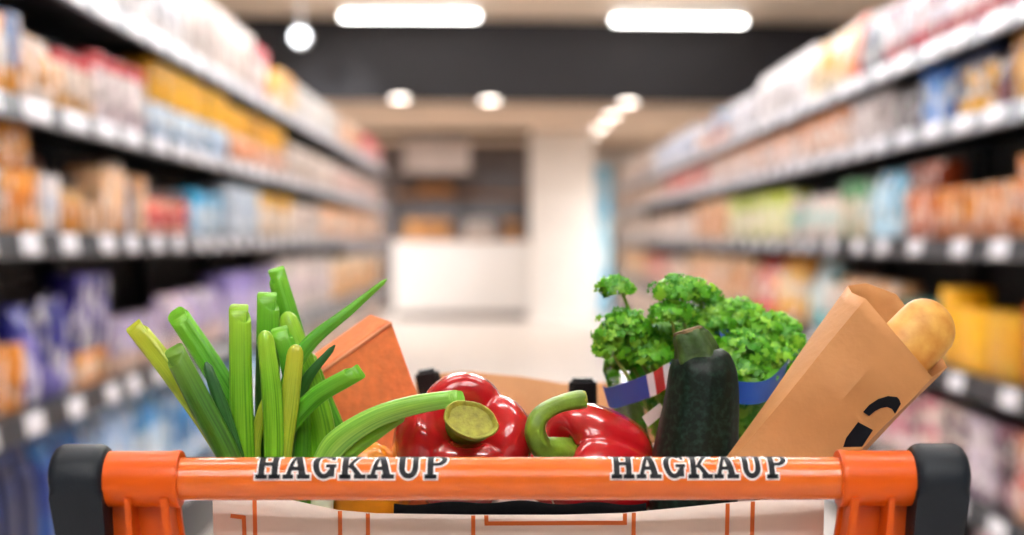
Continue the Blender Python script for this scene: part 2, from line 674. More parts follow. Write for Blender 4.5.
def mesh_pouch(w, h, dp):
    """A filled bag: swollen below, pinched flat into a crimped seam at the top."""
    bm = bmesh.new()
    prof = [(0.0, .80, .80), (.03, .95, .95), (.2, 1, 1), (.55, .98, .92), (.75, .96, .70), (.88, .95, .34), (.93, .95, .10), (1.0, .97, .07)]
    segs = 20
    rings = []
    for (t, a, b) in prof:
        ring = []
        for k in range(segs):
            th = 2 * pi * k / segs
            e = 0.55
            cx, cy = abs(cos(th)) ** e * (1 if cos(th) >= 0 else -1), abs(sin(th)) ** e * (1 if sin(th) >= 0 else -1)
            ring.append(bm.verts.new((cx * dp / 2 * b, cy * w / 2 * a, t * h)))
        rings.append(ring)
    for i in range(len(prof) - 1):
        for k in range(segs):
            bm.faces.new((rings[i][k], rings[i][(k + 1) % segs], rings[i + 1][(k + 1) % segs], rings[i + 1][k]))
    bm.faces.new(rings[0][::-1]); bm.faces.new(rings[-1])
    return bm


def mesh_round(prof, w, h, segs=18):
    bm = bmesh.new()
    lathe(bm, [(r * w / 2, z * h) for r, z in prof], segs)
    return bm


BOTTLE = [(.86, 0), (.98, .02), (1, .06), (1, .58), (.93, .68), (.62, .80), (.42, .86), (.40, .90)]
BCAP = [(.46, .895), (.48, .90), (.48, .985), (.44, 1.0)]
JAR = [(.86, 0), (.98, .03), (1, .08), (1, .72), (.92, .80), (.86, .82)]
JLID = [(.93, .815), (.95, .82), (.95, .98), (.90, 1.0)]
CAN = [(.9, 0), (1, .02), (.97, .04), (.97, .82), (.99, .84), (.99, .97), (.93, 1.0)]
UNSEEN = 0


def goods(side, row, p0, p1, kind, w, h, base, accent, pat, label, group, dz=0.0, back=0.0, cap='f2f2f2', hj=0.03):
    """A run of alike goods along one shelf between two places of the photograph's shelf line."""
    s = -1 if side == 'L' else 1
    X = XL if side == 'L' else XR
    z = (Z_L if side == 'L' else Z_R)[row] + dz + 0.0008
    off = X + s * (0.035 + back)

    def depth(p):
        return X * F / (p - 505)
    a, b = sorted((depth(p0), depth(p1)))
    if side == 'L':
        a, b = max(a, LY0 + 0.01), min(b, LY0 + NL * BAY - 0.03)
    else:
        a, b = max(a, RY0 + 0.01), min(b, RY0 + NR * BAY - 0.03)
    w = max(w, 0.016 * (a + b) / 2)
    n = max(1, round((b - a) / (w * 1.03)))
    w = min((b - a) / n / 1.03, w * 1.25)
    flat_sided = kind in ('carton', 'packet', 'box')
    dp = min(0.12, w * 0.9) if flat_sided else min(0.11, w * 0.7) if kind == 'pouch' else w
    if back:
        dp = min(dp, 0.10)
    m = package_mat('%s_print' % kind, base, accent, pat)
    if flat_sided:
        bmm = mesh_carton(w, h, dp)
    elif kind == 'pouch':
        bmm = mesh_pouch(w, h, dp)
    elif kind == 'bottle':
        bmm = mesh_round(BOTTLE, w, h)
    elif kind == 'jar':
        bmm = mesh_round(JAR, w, h)
    else:
        bmm = mesh_round(CAN, w, h)
    proto = link(kind, bmm, m)
    if kind in ('bottle', 'jar'):
        link('cap' if kind == 'bottle' else 'lid', mesh_round(BCAP if kind == 'bottle' else JLID, w, h), pmat('plastic_closure_' + cap, cap, 0.35), proto)
    step = (b - a) / n
    for k in range(n):
        o = proto if k == 0 else copy_tree(proto)
        o.location = (off + s * dp / 2 + s * random.uniform(0, 0.010), a + step * (k + 0.5), z)
        o.rotation_euler = (0, 0, random.uniform(-0.012, 0.012))
        sc = 1 - random.uniform(0, hj)
        o.scale = (1, 1, sc)
        tag(o, label, kind, group)


SH = {'L': ['top shelf on the left', 'second shelf on the left', 'third shelf on the left', 'fourth shelf on the left', 'bottom shelf on the left'],
      'R': ['top shelf on the right', 'second shelf on the right', 'third shelf on the right', 'fourth shelf on the right', 'fifth shelf on the right', 'bottom shelf on the right']}


def run(side, row, p0, p1, kind, w, h, base, accent, pat, desc, **kw):
    if kind == 'carton':
        kind = 'packet' if w < 0.1 else ('box' if w >= 0.15 else 'carton')
    where = kw.pop('where', '')
    pl = kind + ('es' if kind == 'box' else 's')
    goods(side, row, p0, p1, kind, w, h, base, accent, pat,
          desc + ' ' + kind + ' on the ' + SH[side][row] + (' ' + where if where else ''),
          desc + ' ' + pl + ', ' + SH[side][row] + (' ' + where if where else ''), **kw)


# left, top shelf
run('L', 0, -172, 200, 'pouch', .17, .27, 'e9e4e2', 'c9c6cc', 'mid', 'white and grey')
run('L', 0, 203, 262, 'carton', .14, .27, 'f0e4dc', 'd9c7c0', 'panel', 'cream')
run('L', 0, 264, 276, 'carton', .14, .25, 'f1e9e4', 'd2404a', 'top', 'white red-topped')
run('L', 0, 288, 303, 'carton', .15, .21, 'f2a63c', 'f7ddb0', 'bottom', 'yellow-orange')
run('L', 0, 305, 345, 'carton', .18, .20, 'f4efe9', 'e3ded9', 'panel', 'plain white')
run('L', 0, 347, 366, 'carton', .22, .20, 'f0dccb', 'e8ab80', 'mid', 'cream and orange')
run('L', 0, 368, 386, 'carton', .24, .20, 'e0747a', 'f2c9c4', 'bottom', 'coral red')
# left, second shelf
run('L', 1, -172, 22, 'carton', .085, .19, 'f0a347', 'f5ece2', 'mid', 'orange and white')
run('L', 1, 23, 40, 'carton', .085, .21, '4a76b4', 'f1b273', 'bottom', 'blue and orange')
run('L', 1, -12, 66, 'carton', .10, .27, 'd9a13c', '8c6430', 'bottom', 'tall ochre', back=0.16, where='behind the others')
run('L', 1, 41, 75, 'pouch', .10, .18, 'f2e6de', 'efab63', 'panel', 'white and orange')
run('L', 1, 76, 112, 'jar', .08, .17, 'f1e2d6', 'e7b98a', 'bottom', 'cream red-lidded', cap='d13b3f')
run('L', 1, 113, 161, 'jar', .09, .21, 'f2ebe8', 'd9c7cc', 'bottom', 'tall white red-lidded', cap='d4474b')
run('L', 1, 165, 238, 'carton', .13, .125, 'dce9f3', '8fb4d6', 'bottom', 'white and pale blue')
run('L', 1, 165, 238, 'carton', .12, .145, 'f7b51c', 'fbc94a', 'plain', 'yellow', dz=.127, where='stacked on pale blue cartons')
run('L', 1, 240, 293, 'carton', .15, .12, 'f0cdb6', 'e79a76', 'mid', 'peach')
run('L', 1, 240, 293, 'carton', .16, .12, 'f5ab1d', 'f9c859', 'plain', 'amber', dz=.122, where='stacked on peach cartons')
run('L', 1, 296, 340, 'carton', .2, .19, 'f1e5dc', 'd9bfae', 'bottom', 'cream and beige')
run('L', 1, 342, 388, 'carton', .26, .18, 'efe2dd', 'dba99a', 'mid', 'white and pink')
# left, third shelf
run('L', 2, -172, 22, 'carton', .085, .15, 'f3ece6', 'd9d0ca', 'panel', 'white')
run('L', 2, 23, 55, 'carton', .085, .155, 'f2a02e', 'd97f1c', 'mid', 'bright orange')
run('L', 2, -4, 46, 'carton', .085, .11, 'c7772c', 'f0a648', 'panel', 'dark amber', dz=.158, where='stacked on other cartons')
run('L', 2, 57, 75, 'carton', .08, .15, 'f1e9e6', 'cfd2dc', 'mid', 'narrow white')
run('L', 2, 77, 100, 'carton', .09, .12, 'ee9a3c', 'f4c68c', 'top', 'small orange')
run('L', 2, 101, 115, 'carton', .09, .085, 'f2d7bd', 'e6b48c', 'mid', 'small cream')
run('L', 2, 86, 116, 'pouch', .10, .225, '6b4437', '8d6558', 'mid', 'tall brown', back=0.14, where='behind small cartons')
run('L', 2, 117, 139, 'carton', .11, .20, 'f4cfae', 'e7b68e', 'bottom', 'peach')
run('L', 2, 140, 151, 'bottle', .10, .235, 'c4d6ee', '9bb8de', 'mid', 'pale blue')
run('L', 2, 152, 161, 'carton', .10, .19, 'f2c9a6', 'eab993', 'top', 'light peach')
run('L', 2, 163, 200, 'jar', .10, .15, 'f0b5a6', 'd9666a', 'mid', 'pink and red', cap='6a4238')
run('L', 2, 203, 233, 'carton', .13, .17, 'cfe2f0', '62b4e0', 'top', 'white blue-topped')
run('L', 2, 235, 268, 'carton', .14, .22, 'dce6f0', 'b5c8dc', 'mid', 'pale icy blue')
run('L', 2, 270, 300, 'carton', .16, .21, 'f1e1d2', 'efb648', 'top', 'cream yellow-topped')
run('L', 2, 302, 328, 'carton', .18, .19, 'f3e9e2', 'd9c3b8', 'panel', 'off-white')
run('L', 2, 330, 388, 'carton', .22, .21, 'f0b58a', 'f5dcc8', 'mid', 'peach and white')
# left, fourth shelf
run('L', 3, -172, 40, 'carton', .10, .165, 'ef9a35', 'd98122', 'panel', 'amber')
run('L', 3, 42, 63, 'pouch', .12, .25, '8d88c6', '2c2f90', 'top', 'lilac and blue')
run('L', 3, 64, 88, 'pouch', .12, .27, '2a2d80', '8b86c4', 'bottom', 'blue-violet')
run('L', 3, 90, 122, 'carton', .13, .10, 'e7a06a', 'f0c9a4', 'mid', 'low orange')
run('L', 3, 90, 122, 'carton', .12, .22, '2a2560', '4a4290', 'mid', 'tall indigo', dz=.102, where='stacked on orange cartons')
run('L', 3, 124, 180, 'carton', .13, .17, 'b3a8c8', 'dfc0ae', 'bottom', 'lavender and cream')
run('L', 3, 182, 235, 'pouch', .16, .22, 'b5a8cc', 'e6ccc8', 'bottom', 'lavender and pink')
run('L', 3, 237, 285, 'carton', .18, .27, 'c3b8da', 'a398cc', 'top', 'pale violet')
run('L', 3, 287, 338, 'carton', .22, .31, 'eee3dd', 'd8c8cc', 'mid', 'tall cream')
run('L', 3, 340, 388, 'carton', .26, .28, 'ecb070', 'f4dcc0', 'top', 'orange and cream')
# left, bottom shelf
run('L', 4, -172, 58, 'pouch', .14, .37, '0b1c4c', '1a3f8c', 'plain', 'large navy blue')
run('L', 4, 60, 108, 'pouch', .13, .36, '0f3486', '4a8cd2', 'plain', 'royal blue')
run('L', 4, 110, 150, 'pouch', .13, .38, 'b4cdea', '1f5cae', 'bottom', 'white and blue')
run('L', 4, 152, 186, 'pouch', .14, .36, '4f98d6', 'cfe4f5', 'mid', 'sky blue')
run('L', 4, 188, 232, 'pouch', .18, .37, 'bcd4ea', '4d92d0', 'mid', 'icy white and blue')
run('L', 4, 234, 300, 'carton', .24, .33, '8fb6dc', 'dde8f2', 'mid', 'light blue')
run('L', 4, 302, 388, 'carton', .30, .33, 'e6dcd8', 'c9a890', 'mid', 'pale grey')

# right, top shelf (near to far)
run('R', 0, 1175, 872, 'carton', .13, .22, 'dcdbe4', 'b45a62', 'bottom', 'silver white red-striped')
run('R', 0, 870, 848, 'pouch', .15, .26, 'a9adb8', '7d828c', 'mid', 'grey')
run('R', 0, 846, 836, 'pouch', .15, .29, 'e2603c', 'f2a080', 'mid', 'red-orange')
run('R', 0, 834, 800, 'pouch', .16, .27, 'f3ad2c', 'f6e2c0', 'bottom', 'amber yellow')
run('R', 0, 798, 745, 'pouch', .20, .29, 'ebe6e6', 'c6bfc2', 'mid', 'big white')
run('R', 0, 743, 722, 'carton', .20, .21, 'f0edf0', 'd7d6e0', 'mid', 'white')
run('R', 0, 720, 703, 'carton', .18, .22, '8fc0e0', 'e79b78', 'bottom', 'light blue')
run('R', 0, 701, 690, 'carton', .22, .17, 'efb592', 'dfe4ee', 'top', 'peach')
run('R', 0, 688, 650, 'carton', .26, .22, 'dfe0ea', 'b6c2da', 'mid', 'bluish white')
run('R', 0, 648, 618, 'carton', .34, .24, 'f2e4dc', 'e3c9bc', 'mid', 'cream')
# right, second shelf
run('R', 1, 1175, 998, 'carton', .12, .20, 'f2ab1f', 'd98f1e', 'top', 'golden yellow')
run('R', 1, 996, 979, 'pouch', .11, .17, '5a3a40', '7b2f3a', 'bottom', 'dark brown')
run('R', 1, 976, 939, 'jar', .12, .20, '6a7080', 'f0b02c', 'bottom', 'slate grey and yellow', cap='2d3b60')
run('R', 1, 935, 906, 'canister', .12, .20, '1560c0', '8fb8ea', 'panel', 'bright blue')
run('R', 1, 903, 884, 'pouch', .13, .17, '2f2a30', '57484a', 'mid', 'black')
run('R', 1, 882, 842, 'carton', .13, .18, 'a89a98', 'd9cfce', 'bottom', 'taupe')
run('R', 1, 840, 792, 'carton', .13, .19, 'f1ddd2', 'e58d45', 'top', 'cream orange-topped')
run('R', 1, 790, 702, 'carton', .18, .19, 'f0e3e0', 'd9a383', 'top', 'white tan-topped')
run('R', 1, 700, 660, 'carton', .26, .18, 'efd2c2', 'd9777a', 'mid', 'peach and red')
run('R', 1, 658, 618, 'carton', .34, .18, 'efdfd4', 'e2b08c', 'mid', 'pale peach')
# right, third shelf
run('R', 2, 1175, 1021, 'carton', .13, .17, '8f9398', 'cfcfd2', 'bottom', 'grey')
run('R', 2, 1019, 1005, 'carton', .07, .23, 'e0873c', 'c96e2c', 'mid', 'tall tan-orange')
run('R', 2, 1003, 928, 'carton', .045, .165, 'ea9c52', 'c9722f', 'bottom', 'slim tan-orange')
run('R', 2, 926, 896, 'carton', .045, .165, 'dd7d42', 'b9562c', 'bottom', 'slim brick orange')
run('R', 2, 926, 899, 'carton', .09, .09, 'a9532f', '7d3a2a', 'mid', 'small rust brown', dz=.167, where='stacked on slim cartons')
run('R', 2, 892, 857, 'pouch', .17, .26, '7fc4e6', 'c9e6f4', 'bottom', 'light blue')
run('R', 2, 854, 832, 'carton', .14, .24, 'e9d9c2', '5f9a6a', 'top', 'cream green-topped')
run('R', 2, 830, 782, 'carton', .14, .20, 'f0d5cc', '9cc6bd', 'mid', 'pinkish and teal')
run('R', 2, 780, 722, 'carton', .17, .25, 'efe6cc', 'c3cf6a', 'top', 'cream lime-topped')
run('R', 2, 720, 690, 'carton', .22, .27, 'eec4a0', 'd99f78', 'mid', 'peach and tan')
run('R', 2, 688, 618, 'carton', .30, .22, 'f2eae6', 'e2c8b8', 'top', 'white peach-topped')
# right, fourth shelf
run('R', 3, 1175, 1010, 'carton', .065, .24, 'd9683c', 'b04a30', 'mid', 'slim red-brown')
run('R', 3, 1007, 946, 'carton', .22, .20, 'f4b01a', 'f7bf45', 'plain', 'wide yellow')
run('R', 3, 944, 928, 'carton', .14, .255, 'f2ac18', 'f7bf45', 'plain', 'tall yellow')
run('R', 3, 925, 884, 'jar', .14, .20, '3f7f7c', '8fc0b2', 'mid', 'dark teal', cap='3d6d62')
run('R', 3, 881, 834, 'carton', .14, .25, 'e9bf9c', 'b98a6c', 'mid', 'tan')
run('R', 3, 830, 817, 'carton', .14, .22, 'efe0d4', 'cfc0b4', 'mid', 'off-white')
run('R', 3, 815, 796, 'bottle', .17, .31, '58b8be', 'dff0ee', 'mid', 'turquoise', cap='dff0f0')
run('R', 3, 794, 767, 'bottle', .17, .32, 'f5a524', 'f8c76a', 'mid', 'orange-yellow', cap='f0a030')
run('R', 3, 765, 746, 'bottle', .17, .30, 'df4f48', 'ee9a8c', 'mid', 'red', cap='d9463f')
run('R', 3, 744, 682, 'carton', .20, .30, 'eec9a6', 'd9a682', 'mid', 'peach')
run('R', 3, 680, 663, 'carton', .26, .25, 'efdcd0', 'dcc0b0', 'mid', 'cream')
run('R', 3, 661, 642, 'carton', .30, .26, 'd9564e', 'efb5a4', 'bottom', 'red')
run('R', 3, 640, 618, 'carton', .34, .30, 'f0b060', 'f3d5b4', 'bottom', 'orange')
# right, fifth shelf: small packs in two layers near the trolley
for p0, p1, w, b, a, pat, d in ((1175, 1040, .11, 'd9573c', 'efe0da', 'mid', 'red and white'), (1038, 1004, .10, 'd8482f', 'f0c0a8', 'bottom', 'orange-red'),
                                (1002, 986, .10, '3a2a34', '7a4a58', 'mid', 'plum black'), (984, 955, .10, 'e6dbe6', '9a8494', 'bottom', 'lilac white'),
                                (953, 930, .10, '5b3440', 'e2cfc6', 'mid', 'dark brown and cream'), (928, 908, .11, 'f0d6cc', 'd9748c', 'mid', 'cream and pink'),
                                (906, 890, .11, 'a02f52', 'f0d8d8', 'mid', 'crimson'), (888, 852, .11, 'd97f98', 'f1dcd4', 'bottom', 'pink')):
    run('R', 4, p0, p1, 'carton', w, .125, b, a, pat, d)
    run('R', 4, p0, p1, 'carton', w, .125, a, b, pat, d, dz=.1275, where='in the upper layer')
run('R', 4, 850, 790, 'carton', .20, .26, 'e9cfc4', 'bfb0c4', 'mid', 'pale pink')
run('R', 4, 788, 700, 'carton', .26, .26, 'e6d5cc', 'c9b0a8', 'mid', 'beige')
run('R', 4, 698, 618, 'carton', .36, .26, 'e9dcd4', 'd9b8a8', 'mid', 'whitish')
# right, bottom shelf
run('R', 5, 1175, 960, 'pouch', .11, .19, 'd98f9c', 'efe0e4', 'mid', 'pink and white')

# ================================================================== FAR END: bakery counter and banner
M_counter = pmat('white_counter_laminate', 'f4f1ee', 0.35, var=0.02, scale=3)
M_kick = pmat('grey_kick_plate', '8d8480', 0.6)
M_steel = pmat('brushed_steel', 'b8b8ba', 0.35, metal=1.0, var=0.08, scale=30)
c0, c1 = (393 - 505) / F * 21, (529 - 505) / F * 21
root = empty('bakery_counter', ((c0 + c1) / 2, 21.3, 0), 'long white bakery counter at the far end beside the cream column', 'counter')
bm = bmesh.new(); box(bm, (c0, 21.0, 0.10), (c1, 21.7, 1.12), 0.01); link('body', bm, M_counter, root)
bm = bmesh.new(); box(bm, (c0 + 0.03, 21.05, 0.0), (c1 - 0.03, 21.65, 0.10)); link('kick_plate', bm, M_kick, root)
bm = bmesh.new(); box(bm, (c0 - 0.03, 20.96, 1.12), (c1, 21.75, 1.16), 0.008); link('worktop', bm, M_counter, root)

# wall shelf with loaves behind the counter
M_wood = pmat('warm_oak_shelf', 'c08a58', 0.55, var=0.15, scale=8)
root = empty('bread_rack', (-0.8, 23.0, 0), 'dark wooden bread rack against the tiled wall behind the counter', 'rack')
for z in (0.55, 1.20, 1.92):
    bm = bmesh.new(); box(bm, (-1.78, 22.85, z - 0.04), (0.38, 23.28, z), 0.004); link('rack_shelf', bm, M_wood, root)
for x in (-1.78, -0.72, 0.36):
    bm = bmesh.new(); box(bm, (x - 0.02, 22.95, 0), (x + 0.02, 23.28, 1.95), 0.003); link('rack_post', bm, M_shelf, root)
M_crust = pmat('golden_crust', 'efae6c', 0.6, var=0.25, scale=18)
M_paperbag = pmat('white_bakery_paper', 'ece3dc', 0.7, var=0.05)


def loaf_bm(L, r):
    bm = bmesh.new()
    n = 12
    pts = [(x * L / 2, 0, r * 0.80) for x in [-1 + 2 * i / n for i in range(n + 1)]]
    rr = [r * max(0.12, (1 - abs(-1 + 2 * i / n) ** 3) ** 0.5) for i in range(n + 1)]
    tube(bm, pts, rr, 14, 0.8, (0, 0, 1))
    return bm


proto = link('bread_loaf', loaf_bm(0.30, 0.085), M_crust)
first = True
for z, n, x0, x1, where in ((1.2005, 3, -1.62, -0.86, 'left half of the middle rack board'), (1.2005, 1, 0.0, 0.22, 'right half of the middle rack board'), (1.9205, 2, -1.42, -0.84, 'top rack board')):
    for k in range(n):
        for lay in range(2 if z < 1.9 else 1):
            o = proto if first else copy_tree(proto)
            first = False
            x = x0 + (x1 - x0) * (k + 0.5) / n
            o.location = (x, 23.04, z + lay * 0.165 + 0.001)
            o.scale = (0.84, 1, 1)
            tag(o, 'golden bread loaf in the far rack, %s' % where + (', upper layer' if lay else ''), 'bread', 'loaves on the far bread rack')
bm = mesh_pouch(0.24, 0.30, 0.16)
proto = link('flour_bag', bm, M_paperbag)
for k, x in enumerate((-0.56, -0.30)):
    o = proto if k == 0 else copy_tree(proto)
    o.location = (x, 23.05, 1.2015)
    o.rotation_euler = (0, 0, -pi / 2)
    tag(o, 'white paper bag standing among the loaves on the far bread rack, %s' % ('beside the golden loaves' if k == 0 else 'nearer the column'), 'bag', 'white paper bags on the bread rack')

# pale panel over the counter
root = empty('menu_panel', (-1.05, 20.3, 2.2), 'pale grey panel hanging over the bakery counter', 'panel')
pz0, pz1 = EYE + (240 - 172) / F * 20.4, EYE + (240 - 139) / F * 20.4
px0, px1 = (404 - 505) / F * 20.4, (470 - 505) / F * 20.4
bm = bmesh.new(); box(bm, (px0, 20.38, pz0), (px1, 20.42, pz1), 0.006); link('board', bm, pmat('pale_grey_panel', 'd9cdc8', 0.5, var=0.1, scale=6), root)
for x in (px0 + 0.1, px1 - 0.1):
    bm = bmesh.new(); tube(bm, [(x, 20.4, pz1), (x, 20.4, SOF)], 0.008, 8); link('hanging_rod', bm, M_steel, root)

# pale blue banner stand
bx = (600 - 505) / F * 20.8
root = empty('banner_stand', (bx, 20.8, 0), 'tall pale blue banner stand between the cream column and the right shelves', 'banner')
bm = bmesh.new(); box(bm, (bx - 0.17, 20.70, 0), (bx + 0.17, 20.90, 0.09), 0.02); link('foot', bm, M_steel, root)
bm = bmesh.new(); box(bm, (bx - 0.15, 20.79, 0.09), (bx + 0.15, 20.80, 2.25), 0.002)
link('banner_sheet', bm, package_mat('blue_banner_print', '86cdf0', 'c4e6f5', 'mid'), root)
bm = bmesh.new(); tube(bm, [(bx - 0.16, 20.795, 2.255), (bx + 0.16, 20.795, 2.255)], 0.014, 10); link('top_rail', bm, M_steel, root)
bm = bmesh.new(); tube(bm, [(bx, 20.83, 0.09), (bx, 20.83, 2.25)], 0.009, 10); link('pole', bm, M_steel, root)

# ================================================================== SHOPPING TROLLEY
M_orange = pmat('orange_plastic', (0.64, 0.086, 0.001), 0.38, coat=0.05, spec=0.3, var=0.04, scale=30)
M_handle = pmat('copper_orange_handle', (0.68, 0.130, 0.014), 0.24, coat=0.3, spec=0.35, var=0.04, scale=60)
M_char = pmat('charcoal_plastic', '171d24', 0.48, spec=0.25, var=0.08, scale=60, bump=0.08, bscale=700)
M_black = pmat('black_plastic', '0b0d10', 0.45, spec=0.25)
M_ink = pmat('black_ink', '0d0f16', 0.5, spec=0.2)
M_white = pmat('white_ink', 'f0e9e4', 0.4)
M_chrome = pmat('zinc_wire', 'a5a8ac', 0.3, metal=1.0)
HC = at(510, 478.5, 0.90)                     # middle of the handle
MPP = 0.90 / F
trolley = empty('shopping_trolley', (HC.x, 1.35, 0), 'orange-handled shopping trolley with charcoal end arms and a printed push bar', 'shopping trolley')


def HX(px):
    return HC.x + (px - 510) * MPP


r_h = 21.3 * MPP
bm = bmesh.new()
tube(bm, [(HX(96), HC.y, HC.z), (HX(928), HC.y, HC.z)], r_h, 48, 1, (0, 0, 1))
handle = link('handle', bm, M_handle, trolley)

# lettering: slab-serif capitals from convex pieces, wrapped onto the bar
def R(x0, y0, x1, y1):
    return [(x0, y0), (x1, y0), (x1, y1), (x0, y1)]


def arc(cx, cy, rx, ry, tx, ty, a0, a1, n=10):
    out = []
    for k in range(n):
        a, b = radians(a0 + (a1 - a0) * k / n), radians(a0 + (a1 - a0) * (k + 1) / n)
        out.append([(cx + rx * cos(a), cy + ry * sin(a)), (cx + rx * cos(b), cy + ry * sin(b)),
                    (cx + (rx - tx) * cos(b), cy + (ry - ty) * sin(b)), (cx + (rx - tx) * cos(a), cy + (ry - ty) * sin(a))])
    return out


S = 0.13
GLYPH = {
    'H': (0.98, [R(.14, 0, .36, 1), R(.62, 0, .84, 1), R(.36, .43, .62, .57)] + [R(a, b, a + .42, b + S) for a in (.04, .52) for b in (0, 1 - S)]),
    'A': (0.98, [[(.10, .05), (.27, .05), (.52, 1), (.40, 1)], [(.60, .05), (.86, .05), (.60, 1), (.38, 1)], R(.28, .27, .68, .39), R(.0, 0, .38, S), R(.52, 0, .98, S)]),
    'G': (0.92, arc(.46, .5, .42, .5, .22, .15, 48, 325, 22) + [R(.52, .36, .90, .48), R(.66, .06, .84, .44), R(.70, .68, .84, .96)]),
    'K': (1.00, [R(.14, 0, .36, 1), R(.04, 0, .46, S), R(.04, 1 - S, .46, 1), [(.34, .38), (.44, .32), (.84, .92), (.66, .92)],
                 [(.46, .56), (.40, .40), (.68, .06), (.92, .06)], R(.58, 0, 1.0, S), R(.58, 1 - S, .94, 1)]),
    'U': (0.96, [R(.12, .30, .34, 1), R(.62, .30, .82, 1), R(.02, 1 - S, .44, 1), R(.52, 1 - S, .92, 1)] + arc(.47, .36, .35, .36, .21, .16, 180, 360, 16)),
    'P': (0.90, [R(.14, 0, .36, 1), R(.04, 0, .48, S), R(.04, 1 - S, .5, 1), R(.36, .42, .55, .54)] + arc(.52, .71, .34, .29, .20, .13, -90, 90, 12)),
}


def grow(poly, d):
    """Offset a convex polygon outwards."""
    n = len(poly)
    area = sum(poly[i][0] * poly[(i + 1) % n][1] - poly[(i + 1) % n][0] * poly[i][1] for i in range(n))
    P = poly if area > 0 else poly[::-1]
    out = []
    for i in range(n):
        a, b, c = Vector(P[i - 1]), Vector(P[i]), Vector(P[(i + 1) % n])
        e1, e2 = (b - a).normalized(), (c - b).normalized()
        n1, n2 = Vector((e1.y, -e1.x)), Vector((e2.y, -e2.x))
        m = (n1 + n2)
        m = m.normalized() if m.length > 1e-6 else n1
        out.append(tuple(b + m * min(d / max(0.35, m.dot(n1)), d * 1.9)))
    return out


def lettering(px0, px1, text):
    bm = bmesh.new()
    tot = sum(GLYPH[c][0] for c in text) + 0.05 * (len(text) - 1)
    W = (px1 - px0) * MPP
    sx = W / tot
    arc_h = radians(84) * r_h
    base = radians(9.5)                       # baseline: facing the lens
    x = HX(px0)

    def wrap(u, v, rr):
        th = base + v * arc_h / r_h
        return (u, HC.y - rr * cos(th), HC.z + rr * sin(th))

    def piece(poly, rr, mi, x):
        # cut across the height so it follows the curve of the bar
        t = bmesh.new()
        t.faces.new([t.verts.new((px_, py_, 0)) for px_, py_ in poly])
        for q in range(-1, 10):
            y = q / 8
            bmesh.ops.bisect_plane(t, geom=t.verts[:] + t.edges[:] + t.faces[:], plane_co=(0, y, 0), plane_no=(0, 1, 0))
        for v in t.verts:
            v.co = wrap(x + v.co.x * sx, v.co.y, rr)
        for f in t.faces:
            f.material_index = mi
        merge(bm, t)
    for c in text:
        w, polys = GLYPH[c]
        for p in polys:
            piece(grow(p, 0.058), r_h + 0.00012, 1, x)
            piece(grow(p, 0.004), r_h + 0.00030, 0, x)
        x += (w + 0.05) * sx
    return link('lettering', bm, [M_ink, M_white], handle, smooth=False)


lettering(258, 449, 'HAGKAUP')
lettering(609, 785, 'HAGKAUP')


def bracket(sgn):
    """Orange clamp round the bar end with three stiffening fins below; sgn -1 is the left one."""
    def X(p):
        return HX(510 + sgn * (p - 510)) if sgn > 0 else HX(1020 - (510 + (p - 510)))
    bm = bmesh.new()
    rc = 27.5 * MPP
    e0, e1 = 838, 928
    t = bmesh.new()
    prof = [(e0, r_h), (e0, rc + .0001), (e0 + 1.5, rc + .0006), (e0 + 5, rc + .0006), (e0 + 12, rc), (e1 - 8, rc), (e1 - 4, rc - .0006), (e1, rc - .003), (e1, r_h)]
    n = 44
    rings = []
    for p, r in prof:
        rings.append([t.verts.new((X(p), HC.y - r * cos(2 * pi * k / n), HC.z + r * sin(2 * pi * k / n))) for k in range(n)])
    for i in range(len(prof) - 1):
        for k in range(n):
            t.faces.new((rings[i][k], rings[i][(k + 1) % n], rings[i + 1][(k + 1) % n], rings[i + 1][k]))
    for k in range(n):
        t.faces.new((rings[-1][k], rings[-1][(k + 1) % n], rings[0][(k + 1) % n], rings[0][k]))
    merge(bm, t)
    # recessed web and fins, drooping below the collar; x spreads towards the middle of the trolley lower down
    z0, z1 = HC.z - rc * 0.55, HC.z - 0.115

    def web(pa, pb, qa, qb, y0, y1, za=z0, zb=z1, steps=6):
        t = bmesh.new()
        rows = []
        for i in range(steps + 1):
            f = i / steps
            g = f ** 1.6
            xa, xb = X(pa + (qa - pa) * g), X(pb + (qb - pb) * g)
            z = za + (zb - za) * f
            dy = 0.020 * f
            rows.append([t.verts.new(v) for v in ((xa, HC.y + y0 + dy, z), (xb, HC.y + y0 + dy, z), (xb, HC.y + y1 + dy, z), (xa, HC.y + y1 + dy, z))])
        for i in range(steps):
            for k in range(4):
                t.faces.new((rows[i][k], rows[i][(k + 1) % 4], rows[i + 1][(k + 1) % 4], rows[i + 1][k]))
        t.faces.new(rows[0]); t.faces.new(rows[-1][::-1])
        es = [e for e in t.edges if abs(e.verts[0].co.z - e.verts[1].co.z) > 1e-4 and abs(e.verts[0].co.y - e.verts[1].co.y) < 0.01]
        bmesh.ops.bevel(t, geom=es, offset=0.0008, segments=2, affect='EDGES', clamp_overlap=True)
        merge(bm, t)
    web(842, 922, 818, 912, 0.002, 0.008)
    for pa, qa, wd in ((846, 818, 8), (883, 872, 6), (917, 907, 6)):
        web(pa, pa + wd, qa, qa + wd, -0.0165, 0.006)
    return link('handle_bracket', bm, M_orange, trolley, 35)


bracket(1)
bracket(-1)


